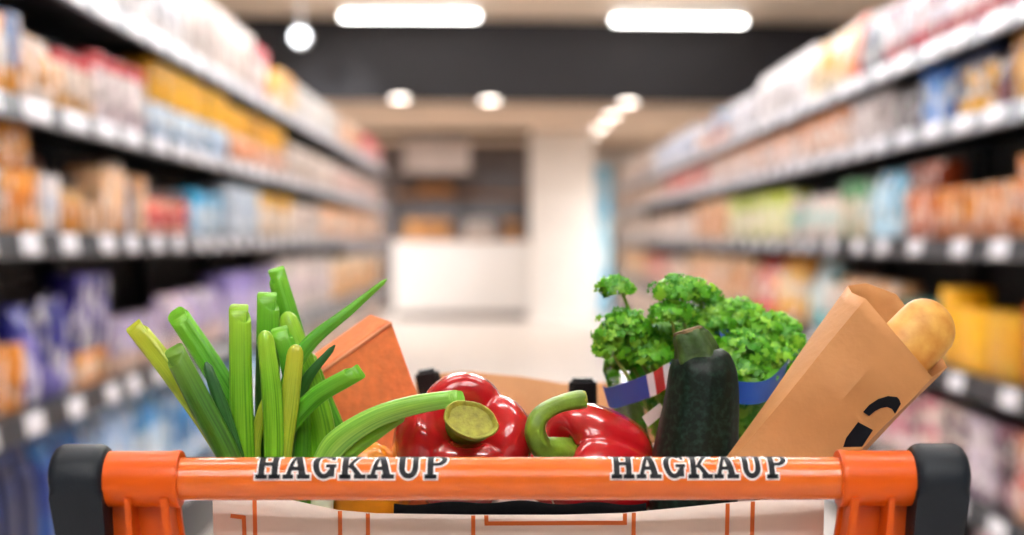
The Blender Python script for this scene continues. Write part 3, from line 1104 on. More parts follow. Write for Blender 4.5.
def arm(sgn):
    """Charcoal arm: a rounded head over the bar's end running down and forward to the basket."""
    def X(p):
        return HX(510 + sgn * (p - 510))
    bm = bmesh.new()
    r = 35 * MPP
    poly = []
    for k in range(19):
        a = radians(205 - 235 * k / 18)
        poly.append((HC.y - r * cos(a) * -1, HC.z + r * sin(a)))
    # down the back edge and up the front edge of the strut
    poly += [(HC.y + 0.030, HC.z - 0.045), (HC.y + 0.065, HC.z - 0.20), (HC.y + 0.030, HC.z - 0.205), (HC.y - 0.008, HC.z - 0.050)]
    xa, xb = sorted((X(909), X(964)))
    prism(bm, poly, xa, xb, bevel=0.0075)
    for v in bm.verts:                         # the strut is slimmer than the head, on its outer side
        f = min(1, max(0, (HC.z + 0.008 - v.co.z) / 0.040))
        xi = xb if sgn < 0 else xa
        v.co.x = xi + (v.co.x - xi) * (1 - 0.15 * f * f * (3 - 2 * f))
    t = bmesh.new()
    # sleeve collar joining head and bracket
    xa, xb = sorted((X(922), X(934)))
    lathe(t, [(24 * MPP, xa), (24 * MPP, xb)], 32, Matrix(((0, 0, 1, 0), (1, 0, 0, HC.y), (0, 1, 0, HC.z), (0, 0, 0, 1))))
    merge(bm, t)
    return link('handle_arm', bm, M_char, trolley, 35)


arm(1)
arm(-1)
# dark bar just behind and below the handle
bm = bmesh.new()
tube(bm, [(HX(80), HC.y + 0.027, HC.z - 0.013), (HX(940), HC.y + 0.027, HC.z - 0.013)], 0.0055, 16, 1, (0, 0, 1))
link('cross_bar', bm, M_char, trolley)
# child-seat frame behind the groceries: bar, pads, uprights
SD = 1.225
bm = bmesh.new()
tube(bm, [at(392, 419, SD), at(606, 419, SD)], 0.0035, 12)
link('seat_bar', bm, M_black, trolley)
for q in ([(414, 372), (437, 368), (446, 398), (424, 420)], [(569, 379), (597, 379), (598, 420), (570, 420)]):
    bm = bmesh.new()
    t = bmesh.new()
    fr = [t.verts.new(at(x, y, SD - 0.012)) for x, y in q]
    bk = [t.verts.new(at(x, y, SD - 0.012) + Vector((0, 0.016, 0))) for x, y in q]
    t.faces.new(fr); t.faces.new(bk[::-1])
    for k in range(4):
        t.faces.new((fr[k], bk[k], bk[(k + 1) % 4], fr[(k + 1) % 4]))
    bmesh.ops.bevel(t, geom=t.edges[:], offset=0.003, segments=3, affect='EDGES')
    merge(bm, t)
    link('seat_pad', bm, M_black, trolley)
for px in (434, 583):
    bm = bmesh.new()
    p = at(px, 418, SD)
    tube(bm, [p, (p.x, p.y, 0.60)], 0.0045, 10)
    link('seat_upright', bm, M_black, trolley)
# wire basket, seat platform and chassis (below the frame of the photograph)
BX = 0.262
bx0, bx1 = HC.x - BX, HC.x + BX
by0, by1 = HC.y + 0.018, HC.y + 0.87
bz0, bz1 = 0.55, 0.80
bm = bmesh.new()
for z in (bz1,):
    tube(bm, [(bx0, by0, z), (bx1, by0, z), (bx1, by1, z), (bx0, by1, z), (bx0, by0, z)], 0.005, 8)
for k in range(17):
    y = by0 + (by1 - by0) * k / 16
    tube(bm, [(bx0, y, bz1), (bx0 + 0.03, y, bz0), (bx1 - 0.03, y, bz0), (bx1, y, bz1)], 0.0022, 6)
for k in range(11):
    x = bx0 + 0.03 + (bx1 - bx0 - 0.06) * k / 10
    tube(bm, [(x, by0, bz1), (x, by0 + 0.01, bz0), (x, by1 - 0.01, bz0), (x, by1, bz1)], 0.0022, 6)
link('wire_basket', bm, M_chrome, trolley)
bm = bmesh.new()
box(bm, (bx0 + 0.012, 0.957, 0.676), (bx1 - 0.012, 1.20, 0.690), 0.004)
for x in (bx0 + 0.05, bx1 - 0.05):
    box(bm, (x - 0.01, 0.98, 0.553), (x + 0.01, 1.19, 0.68), 0.003)
link('seat_platform', bm, M_orange, trolley)
for s in (-1, 1):
    x = HC.x + s * (BX - 0.012)
    bm = bmesh.new()
    tube(bm, catmull([(HC.x + s * 0.278, HC.y + 0.045, HC.z - 0.19), (HC.x + s * 0.275, HC.y + 0.07, 0.78), (x, by0 + 0.06, 0.45), (x, by0 + 0.05, 0.22), (x, by0 + 0.16, 0.17), (x, by1 - 0.05, 0.17)], 8), 0.013, 12)
    link('chassis_rail', bm, M_char, trolley)
    bm = bmesh.new()
    tube(bm, [(x, by1 - 0.10, 0.17), (x - s * 0.03, by1 - 0.20, bz0)], 0.011, 12)
    link('basket_strut', bm, M_char, trolley)
    for y in (by0 + 0.16, by1 - 0.06):
        bm = bmesh.new()
        for e in (-1, 1):
            box(bm, (x + e * 0.022 - 0.002, y - 0.016, 0.055), (x + e * 0.022 + 0.002, y + 0.016, 0.15), 0.001)
        box(bm, (x - 0.024, y - 0.018, 0.148), (x + 0.024, y + 0.018, 0.165), 0.002)
        ck = link('caster_fork', bm, M_chrome, trolley)
        bm = bmesh.new()
        lathe(bm, [(0.012, -0.018), (0.05, -0.018), (0.06, -0.012), (0.0625, 0), (0.06, 0.012), (0.05, 0.018), (0.012, 0.018)], 28, Matrix.Translation((x, y, 0.0635)) @ Matrix.Rotation(pi / 2, 4, 'Y'))
        link('wheel', bm, M_black, ck)

# ================================================================== PAPER CARRIER BAG
M_kraft_pale = pmat('pale_printed_paper', 'f8e4d8', 0.75, var=0.05, scale=25, bump=0.25, bscale=90)
M_print = pmat('orange_line_print', (0.76, 0.16, 0.02), 0.6)
DF = 0.95
RIM = [(213, 494), (240, 496), (290, 501), (336, 511.5), (375, 515), (470, 516.5), (560, 517), (623, 515.5), (680, 510), (732, 504), (790, 499), (818, 496), (824, 499)]
cL, cR = at(213, 500, DF), at(824, 500, DF)
BZ = 0.6915


def front_pt(px, z):
    """Front wall of the bag; bulges a little between its upright folds."""
    f = (px - 213) / 611
    x = cL.x + (cR.x - cL.x) * f
    depth = (cL.z - z)
    bul = -0.010 * sin(pi * f) * min(1, depth / 0.12) + 0.004 * sin(pi * f * 3 + 0.6) * (0.3 + min(1, depth / 0.2))
    return Vector((x * (1 - 0.05 * max(0, depth) * 2) if True else x, cL.y + bul + 0.008 * sin(pi * f), z))


def zpix(py):
    return at(505, py, DF).z


bag = empty('paper_carrier_bag', (HC.x, 1.06, BZ), 'wide pale paper carrier bag with thin orange printed lines standing below the push bar', 'bag')
NU, NV = 64, 24
DB = 0.25


def back_rim(f):
    return 1.003 + 0.006 * sin(f * 9) - 0.012 * sin(pi * f)


bm = bmesh.new()
rows = []
for j in range(NV + 1):
    row = []
    v = j / NV
    # front
    for i in range(NU + 1):
        px = 213 + 611 * i / NU
        zt = zpix(interp(RIM, px))
        z = zt + (BZ - zt) * v
        row.append(bm.verts.new(front_pt(px, z)))
    # right side, back, left side
    a, b = front_pt(824, 0), None
    for i in range(1, 13):
        f = i / 12
        zt = zpix(499) + (back_rim(1) - zpix(499)) * f
        z = zt + (BZ - zt) * v
        p = front_pt(824, z)
        row.append(bm.verts.new((p.x + 0.022 * f - 0.003 * sin(pi * f) * v * (1 if v > .3 else 0.3), p.y + DB * f, z)))
    for i in range(1, 41):
        f = 1 - i / 40
        zt = back_rim(f)
        z = zt + (BZ - zt) * v
        pl, pr = front_pt(213, z), front_pt(824, z)
        row.append(bm.verts.new((pl.x - 0.012 + (pr.x - pl.x + 0.034) * f, pl.y + DB + 0.004 * sin(f * 12), z)))
    for i in range(1, 12):
        f = 1 - i / 12
        zt = zpix(494) + (back_rim(0) - zpix(494)) * f
        z = zt + (BZ - zt) * v
        p = front_pt(213, z)
        row.append(bm.verts.new((p.x - 0.012 * f + 0.003 * sin(pi * f) * v * (1 if v > .3 else 0.3), p.y + DB * f, z)))
    rows.append(row)
n = len(rows[0])
for j in range(NV):
    for i in range(n):
        bm.faces.new((rows[j][i], rows[j][(i + 1) % n], rows[j + 1][(i + 1) % n], rows[j + 1][i]))
bm.faces.new(rows[-1])
ob = link('paper_walls', bm, M_kraft_pale, bag, 50)
sm = ob.modifiers.new('thickness', 'SOLIDIFY')
sm.thickness = 0.0006
sm.offset = 1
# printed lines on the front wall


def ink_line(p0, p1, wpx=4.2):
    (x0, y0), (x1, y1) = p0, p1
    L = sqrt((x1 - x0) ** 2 + (y1 - y0) ** 2)
    nx, ny = -(y1 - y0) / L * wpx / 2, (x1 - x0) / L * wpx / 2
    k = max(2, int(L / 8))
    prev = None
    bm = bmesh.new()
    for i in range(k + 1):
        f = i / k
        cx, cy = x0 + (x1 - x0) * f, y0 + (y1 - y0) * f
        pr = []
        for s in (-1, 1):
            px, py = cx + nx * s, cy + ny * s
            z = zpix(max(py, interp(RIM, px) + 0.3))
            q = front_pt(px, z)
            pr.append(bm.verts.new(q + Vector((0, -0.0010, 0))))
        if prev:
            bm.faces.new((prev[0], prev[1], pr[1], pr[0]))
        prev = pr
    link('printed_line', bm, M_print, bag, smooth=False)


for px in (254, 339, 367, 473, 635, 729, 754):
    ink_line((px, interp(RIM, px) + 0.5), (px - (2 if px > 500 else 0), 700))
ink_line((486, 516), (486.5, 527)); ink_line((484.5, 525), (628, 525)); ink_line((626, 515), (626, 527))
ink_line((230, 516), (244, 518)); ink_line((243, 516), (246, 700))

# second, brown bag standing in the basket behind
M_kraft = pmat('brown_kraft_paper', 'c08a5c', 0.75, var=0.08, scale=30, bump=0.3, bscale=120)
bag2 = empty('brown_paper_bag', (at(540, 400, 1.4).x, 1.4, 0.56), 'open brown paper bag standing behind the red peppers and the black seat frame', 'bag')
RIM2 = [(415, 377), (440, 374), (470, 371.5), (520, 376), (567, 385), (601, 389), (640, 394), (672, 397)]
bm = bmesh.new()
rows = []
D2 = 1.30
for j in range(9):
    v = j / 8
    row = []
    for i in range(29):
        px = 415 + 257 * i / 28
        p = at(px, interp(RIM2, px), D2)
        row.append(bm.verts.new((p.x, p.y + 0.006 * sin(i * 0.5), p.z + (0.556 - p.z) * v)))
    for i in range(1, 6):
        p = at(672, 397, D2)
        row.append(bm.verts.new((p.x + 0.004 * sin(i), p.y + 0.14 * i / 5, p.z + 0.0 + (0.556 - p.z) * v)))
    for i in range(1, 29):
        px = 672 - 257 * i / 28
        p = at(px, 398, D2)
        row.append(bm.verts.new((p.x, p.y + 0.14 + 0.004 * sin(i), p.z + (0.556 - p.z) * v)))
    for i in range(1, 5):
        p = at(415, 377 + 20 * (1 - i / 5), D2)
        row.append(bm.verts.new((p.x, p.y + 0.14 * (1 - i / 5), p.z + (0.556 - p.z) * v)))
    rows.append(row)
n = len(rows[0])
for j in range(8):
    for i in range(n):
        bm.faces.new((rows[j][i], rows[j][(i + 1) % n], rows[j + 1][(i + 1) % n], rows[j + 1][i]))
bm.faces.new(rows[-1])
ob = link('paper_walls', bm, M_kraft, bag2, 50)
sm = ob.modifiers.new('thickness', 'SOLIDIFY')
sm.thickness = 0.0006

# ================================================================== SPRING ONIONS
def leaf_mat(name, a, b, c):
    m = bpy.data.materials.new(name)
    m.use_nodes = True
    nt = m.node_tree
    bs = nt.nodes['Principled BSDF']
    uv = nt.nodes.new('ShaderNodeUVMap')
    mp = nt.nodes.new('ShaderNodeMapping')
    mp.inputs['Scale'].default_value = (34, 1.2, 1)
    nz = nt.nodes.new('ShaderNodeTexNoise')
    nz.inputs['Scale'].default_value = 1.0
    nz.inputs['Detail'].default_value = 3
    nt.links.new(uv.outputs[0], mp.inputs[0])
    nt.links.new(mp.outputs[0], nz.inputs['Vector'])
    r = nt.nodes.new('ShaderNodeValToRGB')
    r.color_ramp.elements[0].position = 0.32
    r.color_ramp.elements[1].position = 0.70
    r.color_ramp.elements[0].color = (*rgb(a), 1)
    r.color_ramp.elements[1].color = (*rgb(b), 1)
    nt.links.new(nz.outputs['Fac'], r.inputs['Fac'])
    sp_ = nt.nodes.new('ShaderNodeSeparateXYZ')
    nt.links.new(uv.outputs[0], sp_.inputs[0])
    tip = nt.nodes.new('ShaderNodeMapRange')        # leaves yellow towards the cut end
    tip.inputs['From Min'].default_value = 0.72
    tip.inputs['From Max'].default_value = 1.0
    tip.inputs['To Max'].default_value = 0.7
    nt.links.new(sp_.outputs['Y'], tip.inputs['Value'])
    mx = nt.nodes.new('ShaderNodeMix'); mx.data_type = 'RGBA'
    nt.links.new(tip.outputs[0], mx.inputs[0])
    nt.links.new(r.outputs['Color'], mx.inputs[6])
    mx.inputs[7].default_value = (*rgb(c), 1)
    nt.links.new(mx.outputs[2], bs.inputs['Base Color'])
    bs.inputs['Roughness'].default_value = 0.32
    bs.inputs['Subsurface Weight'].default_value = 0.15
    bs.inputs['Subsurface Radius'].default_value = (0.004, 0.008, 0.002)
    bp = nt.nodes.new('ShaderNodeBump')
    bp.inputs['Strength'].default_value = 0.25
    bp.inputs['Distance'].default_value = 0.0006
    nt.links.new(nz.outputs['Fac'], bp.inputs['Height'])
    nt.links.new(bp.outputs['Normal'], bs.inputs['Normal'])
    return m


LM = {'bright': leaf_mat('onion_leaf_bright', '4a8c16', '86c62c', '9ac636'),
      'mid': leaf_mat('onion_leaf_mid', '357f18', '64b428', '78ba2c'),
      'dark': leaf_mat('onion_leaf_dark', '2c5a18', '4d8424', '6f9a30'),
      'yellow': leaf_mat('onion_leaf_yellowing', '7f9f22', 'b2c43a', 'bcc034'),
      'deep': leaf_mat('onion_leaf_deep', '1c4a1a', '2f6c28', '2a5a34'),
      'pale': leaf_mat('onion_leaf_pale', '5fa42e', 'a2d45a', '8fcf50')}
M_shaft = pmat('white_onion_shaft', 'dfe6c8', 0.35, var=0.05)


def onion_leaf(parent, pts, d0, d1, wpx, mat, tip='cut', flat=0.62):
    """pts run from base to tip in the photograph; d0, d1 are the distances at base and tip; wpx the seen width."""
    n0 = len(pts)
    P = [at(x, y, d0 + (d1 - d0) * i / (n0 - 1)) for i, (x, y) in enumerate(pts)]
    path = catmull(P, 8)
    n = len(path)
    w = wpx if isinstance(wpx, (list, tuple)) else [wpx * 0.8, wpx]
    rad = []
    for i in range(n):
        f = i / (n - 1)
        k = f * (len(w) - 1)
        a = min(int(k), len(w) - 2)
        wp = w[a] + (w[a + 1] - w[a]) * (k - a)
        dd = d0 + (d1 - d0) * f
        rad.append(wp / 2 * dd / F)
    vs = [i / (n - 1) for i in range(n)]
    cut_from = None
    if tip == 'cut':
        # slanted open mouth: lip, then the inside wall running back down
        t = (path[-1] - path[-2]).normalized()
        r = rad[-1]
        cut_from = len(path) - 1
        path = path + [path[-1] + t * 0.0005, path[-1] + t * 0.0002, path[-1] - t * 0.014]
        rad = rad + [r * 0.97, r * 0.80, r * 0.66]
        vs = vs + [1.0, 1.0, 0.55]
    elif tip == 'round':
        t = (path[-1] - path[-2]).normalized()
        r = rad[-1]
        for q in (0.45, 0.75, 0.93, 1.0):
            path = path + [path[n - 1] + t * r * 1.4 * q]
            rad = rad + [r * max(0.05, sqrt(max(0, 1 - q * q)))]
            vs = vs + [1.0]
    elif tip == 'point':
        rad[-1] = rad[-1] * 0.3
    bm = bmesh.new()
    ph = (pts[0][0] * 7 + pts[-1][0] * 3) % 6.28
    rings = tube(bm, path, rad, 24, flat, (0, 1, 0.1), True, 0, True, vs=vs,
                 ridge=lambda th: 1 - 0.20 * math.exp(-((th - 3.5 - 0.5 * sin(ph)) / 0.34) ** 2) + 0.02 * cos(7 * th + ph))
    if cut_from:
        for q, ring in enumerate(rings[cut_from - 1:]):
            for k, v in enumerate(ring):
                v.co += t * rad[cut_from] * (0.12 if q == 0 else 0.85) * cos(2 * pi * k / 24 + 0.9 * sin(ph))
    return link('leaf', bm, mat, parent, 55)


def onion(base, d, label, leaves):
    b = at(*base, d)
    o = empty('spring_onion', (b.x, b.y, b.z - 0.13), label, 'spring onion', 'spring onions in the paper bag')
    bm = bmesh.new()
    top = b
    bot = Vector((b.x, b.y, 0.71 if b.z - 0.13 < 0.71 else b.z - 0.16))
    path = catmull([bot, bot + (top - bot) * 0.1, bot + (top - bot) * 0.5, top], 6)
    rr = [interp([(0, .004), (0.05, .010), (0.2, .0095), (1, .0075)], i / (len(path) - 1)) for i in range(len(path))]
    tube(bm, path, rr, 14)
    link('stem', bm, M_shaft, o)
    for lf in leaves:
        onion_leaf(o, *lf)
    return o


T1, T2, T3, T4 = 0.970, 0.990, 1.012, 1.036
onion((247, 505), T1, 'spring onion fanning furthest out, with dark olive leaf over the orange bracket', [
    ([(247, 505), (228, 455), (201, 404), (176, 356)], T1, T1 - .004, [19, 24, 25, 23], LM['dark'], 'cut'),
    ([(249, 505), (236, 455), (222, 408), (206, 362)], T1 + .004, T1 + .006, [14, 16, 15, 9], LM['deep'], 'point')])
onion((245, 505), T2 + .004, 'spring onion with one tall flat-topped leaf upright beside a low slanting yellow-green leaf', [
    ([(246, 505), (243, 455), (241, 390), (240, 314)], T1 + .016, T1 + .012, [22, 24, 23, 22], LM['bright'], 'cut'),
    ([(252, 505), (218, 440), (177, 380), (138, 330)], T2 + .006, T2 + .012, [18, 21, 22, 20], LM['yellow'], 'cut')])
onion((262, 505), T3 + .006, 'spring onion with thick mid-green leaf slanting back between the two leaning fans', [
    ([(262, 505), (252, 440), (217, 375), (179, 317)], T3 + .004, T3 + .010, [20, 23, 24, 22], LM['mid'], 'cut'),
    ([(266, 505), (266, 440), (266, 390), (266, 350)], T3 - .006, T3 - .004, [20, 22, 22, 20], LM['deep'], 'cut'),
    ([(268, 505), (268, 440), (268, 360), (268, 302)], T3 + .022, T3 + .020, [20, 22, 24, 22], LM['mid'], 'cut')])
onion((276, 510), T1, 'spring onion with two short yellow-tipped leaves standing over the first printed word', [
    ([(272, 510), (274, 450), (272, 395), (266, 342)], T1 + .001, T1 + .002, [18, 20, 21, 17], LM['bright'], 'round'),
    ([(279, 510), (284, 450), (290, 400), (295, 356)], T1 + .010, T1 + .004, [14, 17, 19, 17], LM['yellow'], 'round'),
    ([(262, 510), (255, 450), (262, 415), (272, 388)], T1 + .018, T1 + .018, [11, 12, 12, 10], LM['yellow'], 'point')])
onion((290, 505), T2 + .003, 'spring onion with thin dark leaf tapering to a long point beside the orange carton', [
    ([(284, 505), (283, 430), (290, 378), (310, 343), (350, 310), (387, 279)], T2 + .002, T2 + .010, [12, 15, 16, 15, 10, 4], LM['mid'], 'point'),
    ([(288, 505), (290, 440), (304, 385), (335, 345)], T2 + .014, T2 + .014, [10, 12, 12, 5], LM['deep'], 'point'),
    ([(280, 500), (283, 440), (312, 400), (354, 374)], T1 + .022, T1 + .010, [14, 18, 19, 18], LM['mid'], 'cut')])
onion((312, 505), T4, 'spring onion with the tallest leaf of the bunch and a broad striped one', [
    ([(314, 505), (312, 430), (296, 345), (277, 276)], T4 + .012, T4 + .014, [24, 26, 23, 19], LM['mid'], 'cut'),
    ([(320, 505), (322, 440), (308, 380), (290, 325)], T3 + .008, T3 + .010, [28, 30, 28, 20], LM['bright'], 'round'),
    ([(334, 505), (335, 440), (322, 400), (306, 352)], T4 + .004, T4 + .006, [22, 24, 22, 16], LM['mid'], 'point'),
    ([(296, 505), (300, 430), (292, 370), (282, 335)], T3 + .002, T3 + .004, [20, 22, 22, 20], LM['mid'], 'cut')])
onion((322, 478), T1 + .002, 'spring onion with pale green leaf arching low across the red pepper', [
    ([(316, 478), (335, 445), (370, 420), (410, 406), (456, 398)], T1, T1 - .012, [20, 26, 22, 20, 17], LM['pale'], 'cut'),
    ([(330, 480), (345, 456), (375, 434), (405, 416)], T1 + .006, T1 + .002, [16, 18, 14, 8], LM['bright'], 'point')])

# ================================================================== ORANGE CARTON
M_carton = pmat('coral_orange_card', 'f0824c', 0.6, var=0.10, scale=120, bump=0.5, bscale=160)
M_carton_edge = pmat('pale_orange_card_edge', 'f2a27c', 0.6)
ct = empty('orange_carton', at(370, 420, 1.10), 'tilted coral-orange carton leaning behind the spring onions', 'carton')
FR = at(391, 320, 1.100)
FL = at(300, 384, 1.125)
ax = (FL - FR)
dn = (at(419, 398, 1.092) - FR).normalized() * 0.17
back = at(371, 313, 1.140) - FR
t = bmesh.new()
V = [t.verts.new(p) for p in (FR, FL, FL + dn, FR + dn, FR + back, FL + back, FL + back + dn, FR + back + dn)]
for q in ((0, 1, 2, 3), (7, 6, 5, 4), (0, 4, 5, 1), (1, 5, 6, 2), (2, 6, 7, 3), (3, 7, 4, 0)):
    t.faces.new([V[i] for i in q])
bmesh.ops.bevel(t, geom=t.edges[:], offset=0.0016, segments=3, affect='EDGES')
link('body', t, M_carton, ct, 35)
# pale edge strip along the top fold
bm = bmesh.new()
tube(bm, [FR + dn * 0.01 + ax * 0.01 - back * 0.02, FL + dn * 0.01 - ax * 0.01 - back * 0.02], 0.0016, 8)
link('top_fold', bm, M_carton_edge, ct)

# crumpled yellow-orange packet low between carton and pepper
M_packet = pmat('yellow_orange_film', 'f0921c', 0.3, coat=0.4, var=0.15, scale=60, bump=0.4, bscale=80)
bm = bmesh.new()
c = at(368, 490, 1.040)
t = bmesh.new()
bmesh.ops.create_uvsphere(t, u_segments=36, v_segments=24, radius=1)
rnd = random.Random(5)
ks = [(rnd.uniform(-9, 9), rnd.uniform(-9, 9), rnd.uniform(-9, 9), rnd.uniform(0, 6)) for _ in range(9)]
for v in t.verts:
    d = sum(sin(v.co.x * a + v.co.y * b + v.co.z * g + p) for a, b, g, p in ks) / 9
    v.co = c + Vector((v.co.x * 0.030, v.co.y * 0.017, v.co.z * 0.036)) * (1 + 0.22 * d)
merge(bm, t)
tag(link('snack_packet', bm, M_packet, smooth=60), 'crumpled yellow-orange packet tucked low between the orange carton and the red pepper', 'packet')

# added black slab: stands in for the shade between bag front and peppers
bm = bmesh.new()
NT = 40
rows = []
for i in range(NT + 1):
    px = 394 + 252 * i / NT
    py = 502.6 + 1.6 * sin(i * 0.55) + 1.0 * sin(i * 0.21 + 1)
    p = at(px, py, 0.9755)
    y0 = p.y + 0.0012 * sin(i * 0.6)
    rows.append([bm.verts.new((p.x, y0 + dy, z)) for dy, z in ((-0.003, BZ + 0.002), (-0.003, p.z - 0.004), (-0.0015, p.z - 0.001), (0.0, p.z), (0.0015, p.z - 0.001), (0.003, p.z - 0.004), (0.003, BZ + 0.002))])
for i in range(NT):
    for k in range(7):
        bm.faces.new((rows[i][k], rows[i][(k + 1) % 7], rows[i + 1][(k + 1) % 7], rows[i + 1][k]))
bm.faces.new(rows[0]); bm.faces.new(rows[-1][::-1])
tag(link('gap_shade_slab', bm, pmat('gap_shade_black', '0a0a0c', 0.9, var=0.2, scale=300, bump=0.3, bscale=900, spec=0.1), smooth=50),
    'added black slab for shade in front of the red peppers, just below the push bar', 'shade slab')

# ================================================================== RED PEPPERS
M_pepper = pmat('glossy_red_pepper_skin', (0.44, 0.007, 0.011), 0.17, coat=0.6, var=0.18, scale=22, sss=0.05)
M_pstem = pmat('green_pepper_stem', '6b8c22', 0.45, var=0.25, scale=90, bump=0.25, bscale=300)
M_pcut = pmat('pale_cut_stem_end', '9a9a34', 0.6, var=0.3, scale=200, bump=0.4, bscale=400)


def pepper(center, R_, axis, up_hint, lobes, phase, H, seed, amp=0.11):
    """Body of revolution with lobes; axis points out of the stem end."""
    rnd = random.Random(seed)
    prof = catmull([(0.02, 0, -0.30), (0.16, 0, -0.28), (0.30, 0, -0.12), (0.50, 0, 0.06), (0.74, 0, 0.07), (0.94, 0, -0.18), (1.0, 0, -0.55), (0.97, 0, -1.0),
                    (0.86, 0, -1.0 - 0.45 * H), (0.62, 0, -1.0 - 0.78 * H), (0.34, 0, -1.0 - 0.86 * H), (0.12, 0, -1.0 - 0.78 * H), (0.01, 0, -1.0 - 0.74 * H)], 5)
    a = Vector(axis).normalized()
    u = (Vector(up_hint) - a * Vector(up_hint).dot(a)).normalized()
    w = a.cross(u)
    n = 72
    lob = [rnd.uniform(0.85, 1.15) for _ in range(lobes)]
    t = bmesh.new()
    rings = []
    for p in prof:
        ring = []
        for k in range(n):
            th = 2 * pi * k / n
            q = (th * lobes / (2 * pi) + phase) % lobes
            li = lob[int(q)]
            s = abs(sin(pi * (q % 1))) ** 0.7       # 0 in the groove, 1 on the crown
            k_r = min(1, p.x / 0.45)
            rr = p.x * (1 - amp * 1.5 * (1 - s) * k_r) * (1 + 0.07 * (li - 1) * k_r * 3)
            hh = p.z + (0.20 * (s - 0.55) * li * math.exp(-((p.x - 0.6) / 0.32) ** 2) if p.z > -0.5 else 0.10 * (0.5 - s) * k_r)
            ring.append(t.verts.new(center + (u * cos(th) + w * sin(th)) * rr * R_ + a * hh * R_))
        rings.append(ring)
    for i in range(len(prof) - 1):
        for k in range(n):
            t.faces.new((rings[i][k], rings[i][(k + 1) % n], rings[i + 1][(k + 1) % n], rings[i + 1][k]))
    t.faces.new(rings[0][::-1]); t.faces.new(rings[-1])
    return t


PD = 1.035
pc = at(466, 424, PD - 0.032)
ax1 = Vector((0.10, -0.80, 0.60))
root = empty('red_pepper', at(463, 480, PD), 'glossy red bell pepper with hooked stem facing the push bar, beside the orange carton', 'bell pepper', 'red peppers in the bag')
link('body', pepper(pc + ax1.normalized() * 0.0, 0.0505, ax1, (0.35, 0, 1), 4, 0.25, 0.55, 3), M_pepper, root, 80)
# short flared stem with a broad hollow cut end turned to the viewer, and a thin rib running left from its rim
cc = at(471, 420, PD - 0.094)
fdir = Vector((0.10, -0.86, 0.42)).normalized()
sp_ = catmull([pc + ax1.normalized() * -0.012, pc + ax1.normalized() * 0.006 + (cc - pc) * 0.25, cc - fdir * 0.010, cc], 6)
nn = len(sp_)
bm = bmesh.new()
tube(bm, sp_, [interp([(0, .0160), (.3, .0120), (.6, .0140), (1, .0182)], i / (nn - 1)) for i in range(nn)], 28, 0.68, (0.35, 0, 0.94),
     ridge=lambda th: 1 + 0.03 * cos(5 * th), caps=False)
st = link('stem', bm, M_pstem, root, 60)
bm = bmesh.new()
u_ = (Vector((0.94, 0, -0.35)) - fdir * Vector((0.94, 0, -0.35)).dot(fdir)).normalized()
rot = Matrix((u_, fdir.cross(u_), fdir)).transposed().to_4x4()
lathe(bm, [(0.0180, -0.0015), (0.0188, 0.0004), (0.0180, 0.0016), (0.0166, 0.0012), (0.0140, -0.0028), (0.010, -0.0072), (0.005, -0.0092), (0.0005, -0.0096)], 30,
      Matrix.Translation(cc) @ rot @ Matrix.Diagonal((1.0, 0.68, 1, 1)), ridge=lambda th, z: 1 + 0.02 * cos(5 * th) + 0.01 * sin(9 * th))
link('stem_cut', bm, M_pcut, st, 60)

PD2 = 1.065
pc2 = at(548, 446, PD2 - 0.03)
ax2 = Vector((-0.80, -0.50, 0.34))
root = empty('red_pepper', at(585, 490, PD2), 'glossy red bell pepper with thick upright curved stem, between the other pepper and the courgette', 'bell pepper', 'red peppers in the bag')
body2_c = at(559, 456, PD2 - 0.024)
link('body', pepper(body2_c, 0.0455, ax2, (0.2, 0, 1), 3, 0.42, 0.75, 11, 0.10), M_pepper, root, 80)
bm = bmesh.new()
sp_ = catmull([body2_c + ax2.normalized() * -0.012, at(551, 453, PD2 - 0.052), at(540, 445, PD2 - 0.064), at(535, 430, PD2 - 0.070), at(540, 416, PD2 - 0.068), at(555, 406, PD2 - 0.064), at(572, 401, PD2 - .062), at(584, 399.5, PD2 - 0.060)], 7)
nn = len(sp_)
tube(bm, sp_, [interp([(0, .0160), (.12, .0120), (.25, .0078), (.5, .0066), (.75, .0058), (.95, .0066), (1, .0062)], i / (nn - 1)) for i in range(nn)], 18,
     ridge=lambda th: 1 + 0.08 * cos(5 * th))
st = link('stem', bm, M_pstem, root, 60)
bm = bmesh.new()
e = sp_[-1]
tdir = (sp_[-1] - sp_[-3]).normalized()
lathe(bm, [(0.0060, -0.001), (0.0062, 0.0008), (0.0045, 0.0014), (0.001, 0.0010)], 18, Matrix.Translation(e) @ tdir.to_track_quat('Z', 'Y').to_matrix().to_4x4())
tag(link('stem_cut', bm, M_pcut, st, 60))

# ================================================================== COURGETTE
def courgette_mat():
    m = bpy.data.materials.new('dark_courgette_skin')
    m.use_nodes = True
    nt = m.node_tree
    b = nt.nodes['Principled BSDF']
    tc = nt.nodes.new('ShaderNodeTexCoord')
    n1 = nt.nodes.new('ShaderNodeTexNoise'); n1.inputs['Scale'].default_value = 260; n1.inputs['Detail'].default_value = 2
    nt.links.new(tc.outputs['Object'], n1.inputs['Vector'])
    r = nt.nodes.new('ShaderNodeValToRGB')
    r.color_ramp.elements[0].position = 0.45; r.color_ramp.elements[0].color = (*rgb('0a1610'), 1)
    r.color_ramp.elements[1].position = 0.75; r.color_ramp.elements[1].color = (*rgb('1d352a'), 1)
    nt.links.new(n1.outputs['Fac'], r.inputs['Fac'])
    nt.links.new(r.outputs['Color'], b.inputs['Base Color'])
    b.inputs['Roughness'].default_value = 0.40
    b.inputs['Specular IOR Level'].default_value = 0.22
    return m


